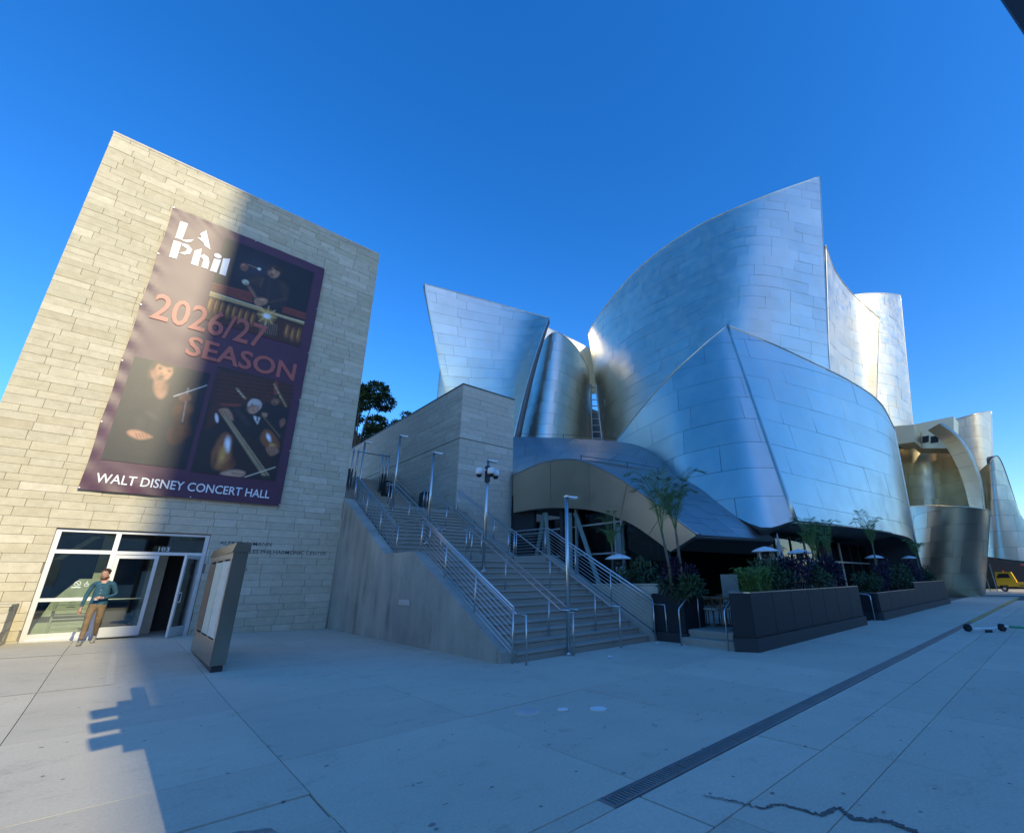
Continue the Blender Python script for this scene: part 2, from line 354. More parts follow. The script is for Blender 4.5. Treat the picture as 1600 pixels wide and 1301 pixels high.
# utility covers
for k, (c, r, mt, lb) in enumerate([((4.18,5.14),0.17,'alu','largest round utility cover in the paving, ringed and speckled pale'), ((4.55,4.89),0.085,'white','small round pale utility cover between two larger ones'), ((4.89,4.58),0.13,'white','round whitish utility cover nearest the drain')]):
    t = thing('utility_cover', lb, 'cover', (*c, 0), 0, 'round covers in the paving')
    m = MB(); m.lathe((0,0,0), [(r, -0.03), (r, 0.004), (r*0.86, 0.006)], 24); m.build('ring', MAT['concrete_pale'], t)
    m = MB(); m.lathe((0,0,0), [(r*0.84, -0.02), (r*0.84, 0.007), (r*0.5, 0.009)], 24); m.build('lid', MAT[mt], t)

# ----------------------------------------------------------------- stone-clad walls
UB = MB().box(-.5,.5,-.5,.5,-.5,.5)
UNITS = {k: mesh('stone', UB.v, UB.f, MAT[k]) for k in ('stone', 'stone_grey')}
def clad(parent, p0, ud, nd, L, z0, z1, limit, seed, hs, ls, holes=(), joint=0.010, depth=0.06, name='stone', order=None, mat='stone'):
    """lay courses of stone slips on a vertical plane; ud along the wall, nd outwards"""
    r = random.Random(seed); rects = []; z = z0
    while z < z1-0.05:
        h = min(r.choice(hs), z1-z)
        if z1-z-h < 0.08: h = z1-z
        u = -r.uniform(0, ls[0])*0.6
        while u < L:
            l = r.uniform(*ls); a, b = max(0, u), min(L, u+l); u += l
            if L-u < 0.2 and u < L: b = L; u = L+1
            if b-a < 0.08: continue
            parts = [(a, b, z, z+h)]
            for (ha, hb, hz0, hz1) in holes:
                new = []
                for (a2, b2, c2, d2) in parts:
                    if b2 <= ha or a2 >= hb or d2 <= hz0 or c2 >= hz1: new.append((a2, b2, c2, d2)); continue
                    if a2 < ha: new.append((a2, ha, c2, d2))
                    if b2 > hb: new.append((hb, b2, c2, d2))
                    if d2 > hz1: new.append((max(a2, ha), min(b2, hb), hz1, d2))
                    if c2 < hz0: new.append((max(a2, ha), min(b2, hb), c2, hz0))
                parts = new
            rects += [q for q in parts if q[1]-q[0] > 0.05 and q[3]-q[2] > 0.03]
        z += h
    if order: rects.sort(key=order)
    ud = Vector(ud); nd = Vector(nd); p0 = Vector(p0); rest = MB(); ang = math.atan2(ud.y, ud.x)
    for k, (a, b, c, d) in enumerate(rects):
        out = r.uniform(-0.006, 0.008); ctr = p0+ud*((a+b)/2)+nd*(out-depth/2)+Vector((0, 0, (c+d)/2))
        if k < limit:
            o = obj(name, UNITS[mat], parent, ctr - parent.location); o.rotation_euler = (0, 0, ang); o.scale = (b-a-joint, depth, d-c-joint*0.8)
        else:
            hl, hh = (b-a-joint)/2, (d-c-joint*0.8)/2; A = ctr-ud*hl; B = ctr+ud*hl; F = nd*depth/2
            v = [A-F, B-F, B+F, A+F]; v = [p-Vector((0,0,hh)) for p in v]+[p+Vector((0,0,hh)) for p in v]
            rest.add([tuple(p-parent.location) for p in v], [(0,3,2,1),(4,5,6,7),(0,1,5,4),(1,2,6,5),(2,3,7,6),(3,0,4,7)])
    if rest.v: tag(rest.build('stones_beyond', MAT[mat], parent), kind='stuff')
YF = 18.6; ZT = 16.3
hall = thing('stone_building', 'tall stone-clad building with a giant banner and glass entrance', 'building', (1.2, 18.6, 0))
L0 = Vector((-1.2, -18.6, 0))
DX0, DX1, DZ1 = -1.55, 1.86, 3.06     # entrance opening
core = MB()
core.box(-3.38, DX0, YF+0.045, 34, -0.05, ZT-0.12); core.box(DX1, 5.73, YF+0.045, 34, -0.05, ZT-0.12); core.box(DX0, DX1, YF+0.045, 34, DZ1+0.002, ZT-0.12)
core.build('wall', MAT['joint'], hall, loc=L0)
clad(hall, (-3.38, YF, 0), (1,0,0), (0,-1,0), 9.11, 0, ZT-0.12, 300, 5, [0.20,0.22,0.22,0.25,0.25,0.28], (0.48, 1.12), holes=[(DX0+3.38, DX1+3.38, -1, DZ1)])
m = MB(); m.box(-3.39, 5.75, YF-0.012, 34, ZT-0.12, ZT-0.05); m.build('coping', MAT['stone_grey'], hall, loc=L0)
m = MB(); m.box(5.73, 5.755, YF-0.005, 34, 0.0, ZT-0.12); m.build('edge_trim', MAT['concrete_pale'], hall, loc=L0)
# low stone pier left of the entrance
pier = thing('stone_pier', 'low stone pier at the foot of the facade, left of the glass entrance', 'wall', (-2.9, 17.9, 0.2))
m = MB(); m.box(-4.0, -1.80, 17.36, 18.52, 0.0, 1.1); m.build('core', MAT['joint'], pier, loc=-pier.location)
clad(pier, (-4.0, 17.3, 0.0), (1,0,0), (0,-1,0), 2.24, 0.1, 1.12, 40, 8, [0.20,0.22,0.25], (0.5, 1.2))
clad(pier, (-1.76, 17.3, 0.0), (0,1,0), (1,0,0), 1.22, 0.1, 1.12, 20, 9, [0.20,0.22,0.25], (0.5, 1.0))
m = MB(); m.box(-4.0, -1.74, 17.28, 18.54, 1.12, 1.16); m.build('cap', MAT['stone'], pier, loc=-pier.location)

# entrance: frame, panes, two door leaves
zf = 0.0
zb = lambda x: gz(x, 18.4)+0.015
ent = MB(); YG = 18.74
def fbar(m, x0, x1, z0, z1, y0=YG-0.06, y1=YG+0.06): m.box(x0, x1, y0, y1, z0, z1)
fr = MB(); TZ = 2.46; xm = -0.28
fbar(fr, DX0+0.005, DX0+0.11, 0.05, DZ1-0.005); fbar(fr, DX1-0.11, DX1-0.005, 0.0, DZ1-0.005); fbar(fr, DX0+0.11, DX1-0.11, DZ1-0.07, DZ1-0.006, YG-0.05, YG+0.05)
fbar(fr, xm-0.055, xm+0.055, 0.05, DZ1-0.07, YG-0.065, YG+0.065); fbar(fr, DX0+0.11, xm-0.055, TZ-0.05, TZ+0.05); fbar(fr, xm+0.055, DX1-0.11, TZ-0.05, TZ+0.04)
fbar(fr, DX0+0.11, xm-0.055, 1.17, 1.26); fbar(fr, DX0+0.11, xm-0.055, 0.10, zb(-1)+0.17); fbar(fr, DX0+0.11, xm-0.055, 0.05, zb(-1)+0.04, YG-0.11, YG-0.061)
fr.build('door_frame', MAT['alu'], hall, loc=L0)
for x0, x1, z0, z1 in ((DX0+0.11, xm-0.055, TZ+0.05, DZ1-0.07), (DX0+0.11, xm-0.055, 1.26, TZ-0.05), (DX0+0.11, xm-0.055, zb(-1)+0.17, 1.17), (xm+0.055, DX1-0.11, TZ+0.04, DZ1-0.07)):
    m = MB(); m.box(x0, x1, YG-0.006, YG+0.006, z0, z1); m.build('pane', MAT['glass'], hall, loc=L0)
def leaf(hx, width, ang, side):   # a glazed door leaf hinged at hx
    t = bpy.data.objects.new('door', None); link(t, hall); t.empty_display_size = 0.1; t.location = Vector((hx, YG, zb(hx)))+L0; t.rotation_euler = (0, 0, ang)
    s = side; m = MB(); w = width; H = TZ-0.06-zb(hx)
    X = lambda a, b: (min(a*s, b*s), max(a*s, b*s))
    m.box(*X(0.0, 0.09), -0.03, 0.03, 0.01, H); m.box(*X(w-0.09, w), -0.03, 0.03, 0.01, H); m.box(*X(0.09, w-0.09), -0.03, 0.03, 0.01, 0.27); m.box(*X(0.09, w-0.09), -0.03, 0.03, H-0.10, H)
    m.build('stile', MAT['alu'], t)
    m = MB(); m.box(*X(0.09, w-0.09), -0.005, 0.005, 0.27, H-0.10); m.build('pane', MAT['glass'], t)
    m = MB(); m.tube([(s*0.09, 0.05, 1.0), (s*(w-0.09), 0.05, 1.0)], 0.022); m.tube([(s*(w-0.06), -0.03, 0.95), (s*(w-0.06), -0.10, 0.95), (s*(w-0.06), -0.10, 1.2), (s*(w-0.06), -0.03, 1.2)], 0.014, 6); m.build('handle', MAT['alu'], t)
leaf(xm+0.06, 0.96, 0.0, 1)
leaf(DX1-0.115, 0.92, R(62), -1)
# lobby behind the glass
lob = MB(); lob.box(-3.3, 5.6, 18.9, 26, -0.02, 0.13); lob.box(-3.3, 5.6, 26, 26.2, 0.13, 4.2); lob.box(-3.3, 5.6, 18.9, 26, 3.4, 3.6)
lob.build('lobby_shell', MAT['interior'], hall, loc=L0)
m = MB(); m.box(0.6, 1.02, 19.9, 22.5, 0.13, 2.75); m.build('lobby_partition', MAT['interior'], hall, loc=L0)
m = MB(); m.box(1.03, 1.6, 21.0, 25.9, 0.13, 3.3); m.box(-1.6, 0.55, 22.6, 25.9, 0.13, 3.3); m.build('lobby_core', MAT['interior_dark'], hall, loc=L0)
m = MB(); m.prism([(-1.55,19.7,0.13),(-0.35,19.7,0.13),(-0.35,19.7,1.75),(-0.85,19.7,1.75),(-1.25,19.7,1.2)], (0,0.12,0)); m.prism([(-1.55,20.4,2.3),(-0.9,20.4,3.0),(-0.72,20.4,3.0),(-1.4,20.4,2.3)], (0,0.2,0)); m.box(-0.62,-0.38,20.6,20.8,1.3,3.1)
m.build('lobby_parapet', MAT['mint'], hall, loc=L0)
m = MB()
for k in range(7): m.tube([(-1.15+0.0*k, 19.45, 0.42+0.13*k), (-0.3, 19.45, 0.42+0.13*k)], 0.018, 6)
m.tube([(-1.15,19.45,0.13),(-1.15,19.45,1.3)], 0.025, 6); m.tube([(-0.3,19.45,0.13),(-0.3,19.45,1.3)], 0.025, 6)
m.build('lobby_railing', MAT['white'], hall, loc=L0)

# ----------------------------------------------------------------- writing
def text_obj(name, s, mat, rect, y, parent, loc, offset=0.0, shear=0.0, axis='XZ', ext=0.0):
    cu = bpy.data.curves.new('t', 'FONT'); cu.body = s; cu.offset = offset; cu.shear = shear; cu.resolution_u = 3; cu.extrude = 0
    to = bpy.data.objects.new('t', cu); me = bpy.data.meshes.new_from_object(to)
    bpy.data.objects.remove(to); bpy.data.curves.remove(cu)
    xs = [v.co.x for v in me.vertices]; ys = [v.co.y for v in me.vertices]; a, b, c, d = min(xs), max(xs), min(ys), max(ys)
    x0, x1, z0, z1 = rect
    for v in me.vertices:
        q = (x0+(v.co.x-a)/(b-a)*(x1-x0), z0+(v.co.y-c)/(d-c)*(z1-z0))
        v.co = Vector((q[0], y, q[1])) if axis == 'XZ' else Vector((y, -q[0], q[1]))
    me.materials.append(mat); me.name = name
    return obj(name, me, parent, loc)
ink = plain('engraved_letters', (0.10,0.10,0.10), 0.5, 0.4)
text_obj('lettering', 'ALFRED E. MANN', ink, (2.13, 3.60, 2.77, 2.89), YF-0.014, hall, L0, 0.004)
text_obj('lettering', 'LOS ANGELES PHILHARMONIC CENTER', ink, (2.13, 5.40, 2.52, 2.64), YF-0.014, hall, L0, 0.004)
text_obj('lettering', 'PARKING', ink, (2.13, 3.03, 1.96, 2.07), YF-0.014, hall, L0, 0.004)
text_obj('room_number', '103', MAT['white'], (0.68, 0.93, 2.53, 2.65), YG-0.012, hall, L0, 0.006)
sg = plain('glass_decal', (0.72,0.76,0.70), 0.6)
m = MB(); ring = lambda cx, cz, r, w, n=20: m.add([(cx+(r+(w if k % 2 else 0))*math.cos(math.pi*(k//2)*2/n), YG-0.014, cz+(r+(w if k % 2 else 0))*math.sin(math.pi*(k//2)*2/n)) for k in range(2*n)], [((2*k) % (2*n), (2*k+1) % (2*n), (2*k+3) % (2*n), (2*k+2) % (2*n)) for k in range(n)])
ring(-0.82, 1.62, 0.055, 0.012); ring(-0.64, 1.585, 0.035, 0.010); m.box(-0.65,-0.635,YG-0.014,YG-0.013,1.6,1.68); m.box(-0.64,-0.59,YG-0.014,YG-0.013,1.6,1.61); m.box(-0.92,-0.74,YG-0.014,YG-0.013,1.51,1.535); m.prism([(-0.87,YG-0.0145,1.66),(-0.86,YG-0.0145,1.67),(-0.77,YG-0.0145,1.58),(-0.78,YG-0.0145,1.57)], (0,0.001,0))
m.build('glass_decal', sg, hall, loc=L0)

# ----------------------------------------------------------------- banner
BX0, BX1, BZ0, BZ1, BY = -1.41, 3.61, 4.15, 14.22, 18.5
ban = thing('banner', 'tall plum season banner with musicians hanging on the stone facade', 'banner', (1.1, BY, BZ0))
BL = Vector((-1.1, -BY, -BZ0))
vin = lambda n, c, r=0.42, var=0.08: plain(n, c, r, 0, var*1.5 if 'print' in n else var, 9.0 if 'print' in n else 2.0)
BM = {'plum': vin('vinyl_plum', (0.075,0.022,0.052)), 'salmon': vin('vinyl_salmon', (0.42,0.105,0.085)), 'white': vin('vinyl_white', (0.75,0.76,0.78)),
 'night': vin('print_night', (0.012,0.013,0.020), 0.42, 0.4), 'brown': vin('print_brown', (0.055,0.020,0.014), 0.42, 0.5), 'suit': vin('print_suit', (0.022,0.020,0.024), 0.42, 0.4),
 'skin': vin('print_skin', (0.40,0.20,0.12), 0.42, 0.25), 'skin_d': vin('print_skin_dark', (0.20,0.085,0.05), 0.42, 0.3), 'hair': vin('print_hair', (0.05,0.03,0.02), 0.42, 0.4),
 'grey': vin('print_grey_hair', (0.48,0.46,0.44), 0.42, 0.2), 'gold': vin('print_gold', (0.42,0.28,0.11), 0.42, 0.4), 'copper': vin('print_copper', (0.22,0.075,0.03), 0.42, 0.6),
 'redwood': vin('print_redwood', (0.26,0.055,0.04), 0.42, 0.3), 'glint': vin('print_glint', (0.72,0.78,0.85)), 'amber': vin('print_amber', (0.55,0.30,0.08), 0.42, 0.3), 'plumfade': vin('print_plum_light', (0.12,0.045,0.06), 0.42, 0.15)}
sh = MB(); nx, nz = 40, 80
for j in range(nz+1):
    for i in range(nx+1):
        u, v = i/nx, j/nz; e = min(u, 1-u, v, 1-v); w = 0.02*max(0, 1-e*12)*math.sin(j*1.1+i*0.9) + 0.004*math.sin(j*0.9)*math.sin(i*0.5)
        sag = 0.05*math.sin(v*math.pi*5)**2*(0.12 if u == 0 else 0)
        sh.v.append((BX0+(BX1-BX0)*u+(0.03*abs(math.sin(v*math.pi*5)) if i == 0 else 0), BY+w*0.6, BZ0+(BZ1-BZ0)*v))
sh.f = [(j*(nx+1)+i, j*(nx+1)+i+1, (j+1)*(nx+1)+i+1, (j+1)*(nx+1)+i) for j in range(nz) for i in range(nx)]
sh.build('cloth', BM['plum'], ban, True, BL)
def pr(name, mat, pts, layer=1, smooth=False, y=BY):
    if smooth:
        P = pts+pts[:3]; n = len(pts); out = []
        for k in range(n):
            p0, p1, p2, p3 = [Vector(q) for q in (pts[k-1], pts[k], pts[(k+1) % n], pts[(k+2) % n])]
            for s in range(4):
                t = s/4; out.append(0.5*((2*p1)+(p2-p0)*t+(2*p0-5*p1+4*p2-p3)*t*t+(3*p1-p0-3*p2+p3)*t*t*t))
        pts = out
    m = MB(); m.add([(p[0], y-0.014-0.0015*layer, p[2]) for p in pts], [tuple(range(len(pts)))])
    o = m.build(name, BM[mat], ban, loc=BL)
    if o.data.polygons[0].normal.y > 0: o.data.flip_normals()
    return o
def ell(c, rx, rz, n=18, tilt=0.0): return [(c[0]+rx*math.cos(2*math.pi*k/n)*math.cos(tilt)-rz*math.sin(2*math.pi*k/n)*math.sin(tilt), 0, c[2]+rx*math.cos(2*math.pi*k/n)*math.sin(tilt)+rz*math.sin(2*math.pi*k/n)*math.cos(tilt)) for k in range(n)]
pr('logo_letter','white',[(-1.11,18.50,13.76), (-0.90,18.50,13.78), (-0.92,18.50,13.08), (-1.10,18.50,13.02)],3,False)
pr('logo_letter','white',[(-1.01,18.50,13.04), (-0.85,18.50,13.09), (-0.63,18.50,13.25), (-0.68,18.50,13.10), (-0.77,18.50,13.02)],3,False)
pr('logo_letter','white',[(-0.51,18.50,13.57), (-0.38,18.50,13.80), (-0.12,18.50,13.09), (-0.30,18.50,13.16)],3,False)
pr('logo_letter','white',[(-0.56,18.50,13.37), (-0.43,18.50,13.42), (-0.36,18.50,13.27), (-0.46,18.50,13.33)],3,False)
pr('logo_letter','white',[(-1.12,18.50,12.92), (-0.91,18.50,12.94), (-0.91,18.50,12.25), (-1.10,18.50,12.23)],3,False)
pr('logo_letter','white',[(-0.52,18.50,12.82), (-0.35,18.50,13.00), (-0.32,18.50,12.26), (-0.51,18.50,12.25)],3,False)
pr('logo_letter','white',[(0.05,18.50,12.79), (0.25,18.50,12.84), (0.22,18.50,12.26), (0.03,18.50,12.25)],3,False)
pr('logo_letter','white',[(0.29,18.50,12.93), (0.49,18.50,13.02), (0.49,18.50,12.26), (0.30,18.50,12.25)],3,False)
pr('logo_letter','white',[(-0.89,18.50,12.93), (-0.73,18.50,12.95), (-0.59,18.50,12.83), (-0.61,18.50,12.63), (-0.75,18.50,12.51), (-0.89,18.50,12.52), (-0.74,18.50,12.65), (-0.72,18.50,12.78), (-0.88,18.50,12.84)],3,False)
pr('logo_letter','white',[(-0.36,18.50,12.64), (-0.26,18.50,12.81), (-0.11,18.50,12.75), (-0.05,18.50,12.57), (-0.04,18.50,12.28), (-0.22,18.50,12.27), (-0.22,18.50,12.59), (-0.30,18.50,12.65)],3,False)
pr('logo_letter','white',ell([(0.13,18.50,12.95)][0],0.11,0.1,tilt=0),3)

import numpy as np
prm, pnt, pb = newmat('banner_photo_print'); setp(pb, Roughness=0.42); pat = pnt.nodes.new('ShaderNodeAttribute'); pat.attribute_name = 'ink'; pnt.links.new(pat.outputs['Color'], pb.inputs['Base Color'])
class Print:      # a printed picture: soft strokes of ink held on a fine grid
    def __init__(s, x0, x1, z0, z1, base):
        s.nx, s.nz = int((x1-x0)/0.02), int((z1-z0)/0.02); s.X, s.Z = np.meshgrid(np.linspace(x0, x1, s.nx), np.linspace(z0, z1, s.nz)); s.c = np.ones(s.X.shape+(3,))*np.array(base)
    def mix(s, a, c, mul=0):
        a = np.clip(a, 0, 1)[..., None]; t = s.c*np.array(c) if mul else np.array(c); s.c = s.c*(1-a)+t*a
    def seg(s, a, b):
        d = (b[0]-a[0], b[1]-a[1]); l = d[0]**2+d[1]**2+1e-9; t = np.clip(((s.X-a[0])*d[0]+(s.Z-a[1])*d[1])/l, 0, 1); return np.hypot(s.X-a[0]-t*d[0], s.Z-a[1]-t*d[1])
    def poly(s, c, pts, soft=0.03, smooth=0):
        if smooth:
            n = len(pts); o = []
            for k in range(n):
                p = [Vector(pts[(k+j-1) % n]) for j in range(4)]
                for q in range(4): t = q/4; o.append(tuple(0.5*((2*p[1])+(p[2]-p[0])*t+(2*p[0]-5*p[1]+4*p[2]-p[3])*t*t+(3*p[1]-p[0]-3*p[2]+p[3])*t*t*t)))
            pts = o
        d = np.full(s.X.shape, 9.0); ins = np.zeros(s.X.shape, bool)
        for a, b in zip(pts, pts[1:]+pts[:1]):
            d = np.minimum(d, s.seg(a, b))
            if abs(b[1]-a[1]) > 1e-9: ins ^= ((a[1] > s.Z) != (b[1] > s.Z)) & (s.X < (b[0]-a[0])*(s.Z-a[1])/(b[1]-a[1])+a[0])
        s.mix(0.5+np.where(ins, d, -d)/(2*soft), c)
    def blob(s, c, p, rx, rz, tilt=0, soft=0.4, amt=1, mul=0):
        x, z = s.X-p[0], s.Z-p[1]; u = x*math.cos(tilt)+z*math.sin(tilt); v = -x*math.sin(tilt)+z*math.cos(tilt); r = np.hypot(u/rx, v/rz)
        s.mix(amt*np.clip((1-r)/max(soft, 0.02)+0.0, 0, 1), c, mul)
    def line(s, c, a, b, w, soft=0.015): s.mix(0.5+(w/2-s.seg(a, b))/(2*soft), c)
    def face(s, p, h, turn, tilt, skin, hair, beard):
        w = h*0.36; ct, st = math.cos(tilt), math.sin(tilt); P = lambda x, z: (p[0]+x*ct*w-z*st*h*.5, p[1]+x*st*w+z*ct*h*.5); sk_ = np.array(skin)
        s.blob(hair, P(-turn*.2, .30), w*1.12, h*.44, tilt, .25); s.blob(skin, P(0, -.08), w*.92, h*.46, tilt, .25); s.blob(tuple(sk_*.55), P(-.62, -.1), w*.5, h*.45, tilt, .9, .8)
        s.blob(hair, P(-turn*.3, .72), w*1.0, h*.22, tilt, .4); s.blob(hair, P(-.82, .25), w*.30, h*.28, tilt, .5, .9)
        for e in (-.36, .40): s.blob((.05,.022,.018), P(e+turn*.5, .10), w*.20, h*.045, tilt, .6, .9); s.blob(tuple(np.array(hair)*.8+.01), P(e+turn*.5, .22), w*.26, h*.035, tilt, .6, .8)
        s.blob(tuple(sk_*1.35), P(turn*.9, -.08), w*.13, h*.12, tilt, .8, .8); s.blob(tuple(sk_*.45), P(turn*.8-.12, -.22), w*.2, h*.03, tilt, .7, .8)
        s.blob(tuple(sk_*1.25), P(.38, .0), w*.25, h*.1, tilt, 1, .6); s.blob((.12,.03,.025), P(turn*.6, -.45), w*.30, h*.035, tilt, .6, .9)
        if beard: s.blob(tuple(np.array(hair)*1.6), P(turn*.3, -.62), w*.55, h*.16, tilt, .8, .8); s.blob(tuple(np.array(hair)*1.6), P(turn*.6, -.35), w*.34, h*.03, tilt, .7, .7)
    def grain(s, seed, amt):
        r = np.random.RandomState(seed); f = np.ones(s.X.shape)
        for k in (3, 7, 15):
            q = r.rand(s.nz//k+2, s.nx//k+2); iz, ix = np.meshgrid(np.arange(s.nz)/k, np.arange(s.nx)/k, indexing='ij'); a, b = iz.astype(int), ix.astype(int); fz, fx = iz-a, ix-b
            f += (((q[a, b]*(1-fx)+q[a, b+1]*fx)*(1-fz)+(q[a+1, b]*(1-fx)+q[a+1, b+1]*fx)*fz)-.5)*amt*2
        s.c = np.clip(s.c*f[..., None], 0, 1)
    def build(s):
        v = np.stack([s.X, np.full(s.X.shape, BY-0.0155), s.Z], -1).reshape(-1, 3); n, m = s.nx, s.nz
        f = [(j*n+i, j*n+i+1, (j+1)*n+i+1, (j+1)*n+i) for j in range(m-1) for i in range(n-1)]
        me = mesh('photo_print', v.tolist(), f, prm); at = me.color_attributes.new('ink', 'FLOAT_COLOR', 'POINT')
        at.data.foreach_set('color', np.concatenate([s.c.reshape(-1, 3), np.ones((n*m, 1))], 1).ravel()); obj('photo_print', me, ban, BL)

ph1 = Print(0.195, 3.249, 10.336, 13.831, (.009,.010,.016))
ph1.blob((.025,.028,.045), (1.333, 12.907), 0.9, 0.9, 0, 0.9, 1, 0)
ph1.poly((.06,.022,.014), [(0.163, 11.103), (3.303, 11.318), (3.258, 10.292), (0.236, 10.274)], 0.06, 0)
ph1.poly((.24,.05,.035), [(0.17, 11.827), (1.399, 11.955), (1.439, 11.55), (0.179, 11.496)], 0.03, 0)
ph1.poly((.24,.05,.035), [(2.424, 11.833), (3.264, 11.865), (3.277, 11.573), (2.443, 11.557)], 0.03, 0)
ph1.line((.07,.015,.012), (0.168, 11.74), (1.401, 11.877), 0.035, 0.015)
ph1.line((.07,.015,.012), (2.427, 11.759), (3.261, 11.792), 0.025, 0.015)
ph1.line((.07,.015,.012), (0.171, 11.67), (1.406, 11.8), 0.035, 0.015)
ph1.line((.07,.015,.012), (2.437, 11.699), (3.271, 11.73), 0.025, 0.015)
ph1.line((.07,.015,.012), (0.173, 11.601), (1.412, 11.723), 0.035, 0.015)
ph1.line((.07,.015,.012), (2.447, 11.64), (3.28, 11.669), 0.025, 0.015)
ph1.line((.07,.015,.012), (0.175, 11.532), (1.417, 11.647), 0.035, 0.015)
ph1.line((.07,.015,.012), (2.457, 11.58), (3.29, 11.608), 0.025, 0.015)
ph1.blob((.24,.085,.03), (0.302, 10.955), 0.12, 0.36, 0, 0.5, 1, 0)
ph1.blob((.62,.34,.08), (0.264, 11.001), 0.0288, 0.28, 0, 0.7, 0.8, 0)
ph1.blob((.02,.01,.01), (0.369, 10.932), 0.04, 0.4, 0, 0.8, 0.9, 0)
ph1.blob((.24,.085,.03), (0.474, 10.926), 0.09, 0.36, 0, 0.5, 1, 0)
ph1.blob((.62,.34,.08), (0.436, 10.972), 0.0216, 0.28, 0, 0.7, 0.8, 0)
ph1.blob((.02,.01,.01), (0.542, 10.903), 0.03, 0.4, 0, 0.8, 0.9, 0)
ph1.blob((.24,.085,.03), (0.644, 10.921), 0.105, 0.36, 0, 0.5, 1, 0)
ph1.blob((.62,.34,.08), (0.605, 10.968), 0.0252, 0.28, 0, 0.7, 0.8, 0)
ph1.blob((.02,.01,.01), (0.713, 10.897), 0.035, 0.4, 0, 0.8, 0.9, 0)
ph1.blob((.24,.085,.03), (0.838, 10.899), 0.135, 0.36, 0, 0.5, 1, 0)
ph1.blob((.62,.34,.08), (0.799, 10.946), 0.0324, 0.28, 0, 0.7, 0.8, 0)
ph1.blob((.02,.01,.01), (0.908, 10.875), 0.045, 0.4, 0, 0.8, 0.9, 0)
ph1.blob((.24,.085,.03), (1.013, 10.894), 0.1125, 0.36, 0, 0.5, 1, 0)
ph1.blob((.62,.34,.08), (0.973, 10.941), 0.027, 0.28, 0, 0.7, 0.8, 0)
ph1.blob((.02,.01,.01), (1.084, 10.87), 0.0375, 0.4, 0, 0.8, 0.9, 0)
ph1.blob((.24,.085,.03), (1.211, 10.881), 0.135, 0.36, 0, 0.5, 1, 0)
ph1.blob((.62,.34,.08), (1.171, 10.929), 0.0324, 0.28, 0, 0.7, 0.8, 0)
ph1.blob((.02,.01,.01), (1.283, 10.857), 0.045, 0.4, 0, 0.8, 0.9, 0)
ph1.blob((.24,.085,.03), (1.388, 10.891), 0.105, 0.36, 0, 0.5, 1, 0)
ph1.blob((.62,.34,.08), (1.347, 10.939), 0.0252, 0.28, 0, 0.7, 0.8, 0)
ph1.blob((.02,.01,.01), (1.46, 10.867), 0.035, 0.4, 0, 0.8, 0.9, 0)
ph1.blob((.24,.085,.03), (1.594, 10.868), 0.12, 0.36, 0, 0.5, 1, 0)
ph1.blob((.62,.34,.08), (1.552, 10.917), 0.0288, 0.28, 0, 0.7, 0.8, 0)
ph1.blob((.02,.01,.01), (1.667, 10.844), 0.04, 0.4, 0, 0.8, 0.9, 0)
ph1.blob((.24,.085,.03), (2.744, 10.834), 0.15, 0.36, 0, 0.5, 1, 0)
ph1.blob((.62,.34,.08), (2.701, 10.885), 0.036, 0.28, 0, 0.7, 0.8, 0)
ph1.blob((.02,.01,.01), (2.824, 10.809), 0.05, 0.4, 0, 0.8, 0.9, 0)
ph1.blob((.24,.085,.03), (2.955, 10.774), 0.165, 0.36, 0, 0.5, 1, 0)
ph1.blob((.62,.34,.08), (2.911, 10.825), 0.0396, 0.28, 0, 0.7, 0.8, 0)
ph1.blob((.02,.01,.01), (3.036, 10.749), 0.055, 0.4, 0, 0.8, 0.9, 0)
ph1.blob((.24,.085,.03), (3.151, 10.822), 0.15, 0.36, 0, 0.5, 1, 0)
ph1.blob((.62,.34,.08), (3.106, 10.873), 0.036, 0.28, 0, 0.7, 0.8, 0)
ph1.blob((.02,.01,.01), (3.233, 10.796), 0.05, 0.4, 0, 0.8, 0.9, 0)
ph1.line((.25,.2,.14), (1.827, 10.938), (1.866, 10.486), 0.016, 0.015)
ph1.line((.25,.2,.14), (1.893, 10.943), (1.931, 10.49), 0.016, 0.015)
ph1.line((.25,.2,.14), (1.959, 10.948), (1.996, 10.494), 0.016, 0.015)
ph1.line((.25,.2,.14), (2.025, 10.954), (2.062, 10.498), 0.016, 0.015)
ph1.line((.25,.2,.14), (2.092, 10.959), (2.128, 10.502), 0.016, 0.015)
ph1.line((.25,.2,.14), (2.159, 10.964), (2.195, 10.506), 0.016, 0.015)
ph1.line((.25,.2,.14), (2.226, 10.969), (2.262, 10.51), 0.016, 0.015)
ph1.line((.25,.2,.14), (2.293, 10.975), (2.329, 10.514), 0.016, 0.015)
ph1.line((.25,.2,.14), (2.361, 10.98), (2.397, 10.518), 0.016, 0.015)
ph1.line((.45,.30,.12), (0.168, 11.361), (0.656, 11.357), 0.2, 0.03)
ph1.line((.45,.30,.12), (0.656, 11.357), (1.769, 11.388), 0.13, 0.03)
ph1.line((.45,.30,.12), (1.769, 11.388), (3.266, 11.403), 0.12, 0.03)
ph1.line((.75,.66,.45), (0.161, 11.433), (1.756, 11.461), 0.03, 0.015)
ph1.line((.75,.66,.45), (2.236, 11.387), (3.257, 11.458), 0.03, 0.015)
ph1.line((.05,.03,.02), (0.177, 11.238), (1.766, 11.286), 0.05, 0.015)
ph1.poly((.020,.018,.022), [(1.102, 12.468), (1.396, 12.792), (1.743, 12.88), (2.175, 12.919), (2.472, 12.764), (2.5, 12.179), (2.451, 11.804), (1.986, 11.597), (1.565, 11.72), (1.333, 11.981)], 0.05, 1)
ph1.poly((.05,.032,.026), [(1.186, 12.453), (1.423, 12.759), (1.619, 12.729), (1.535, 12.482), (1.371, 12.343)], 0.08, 1)
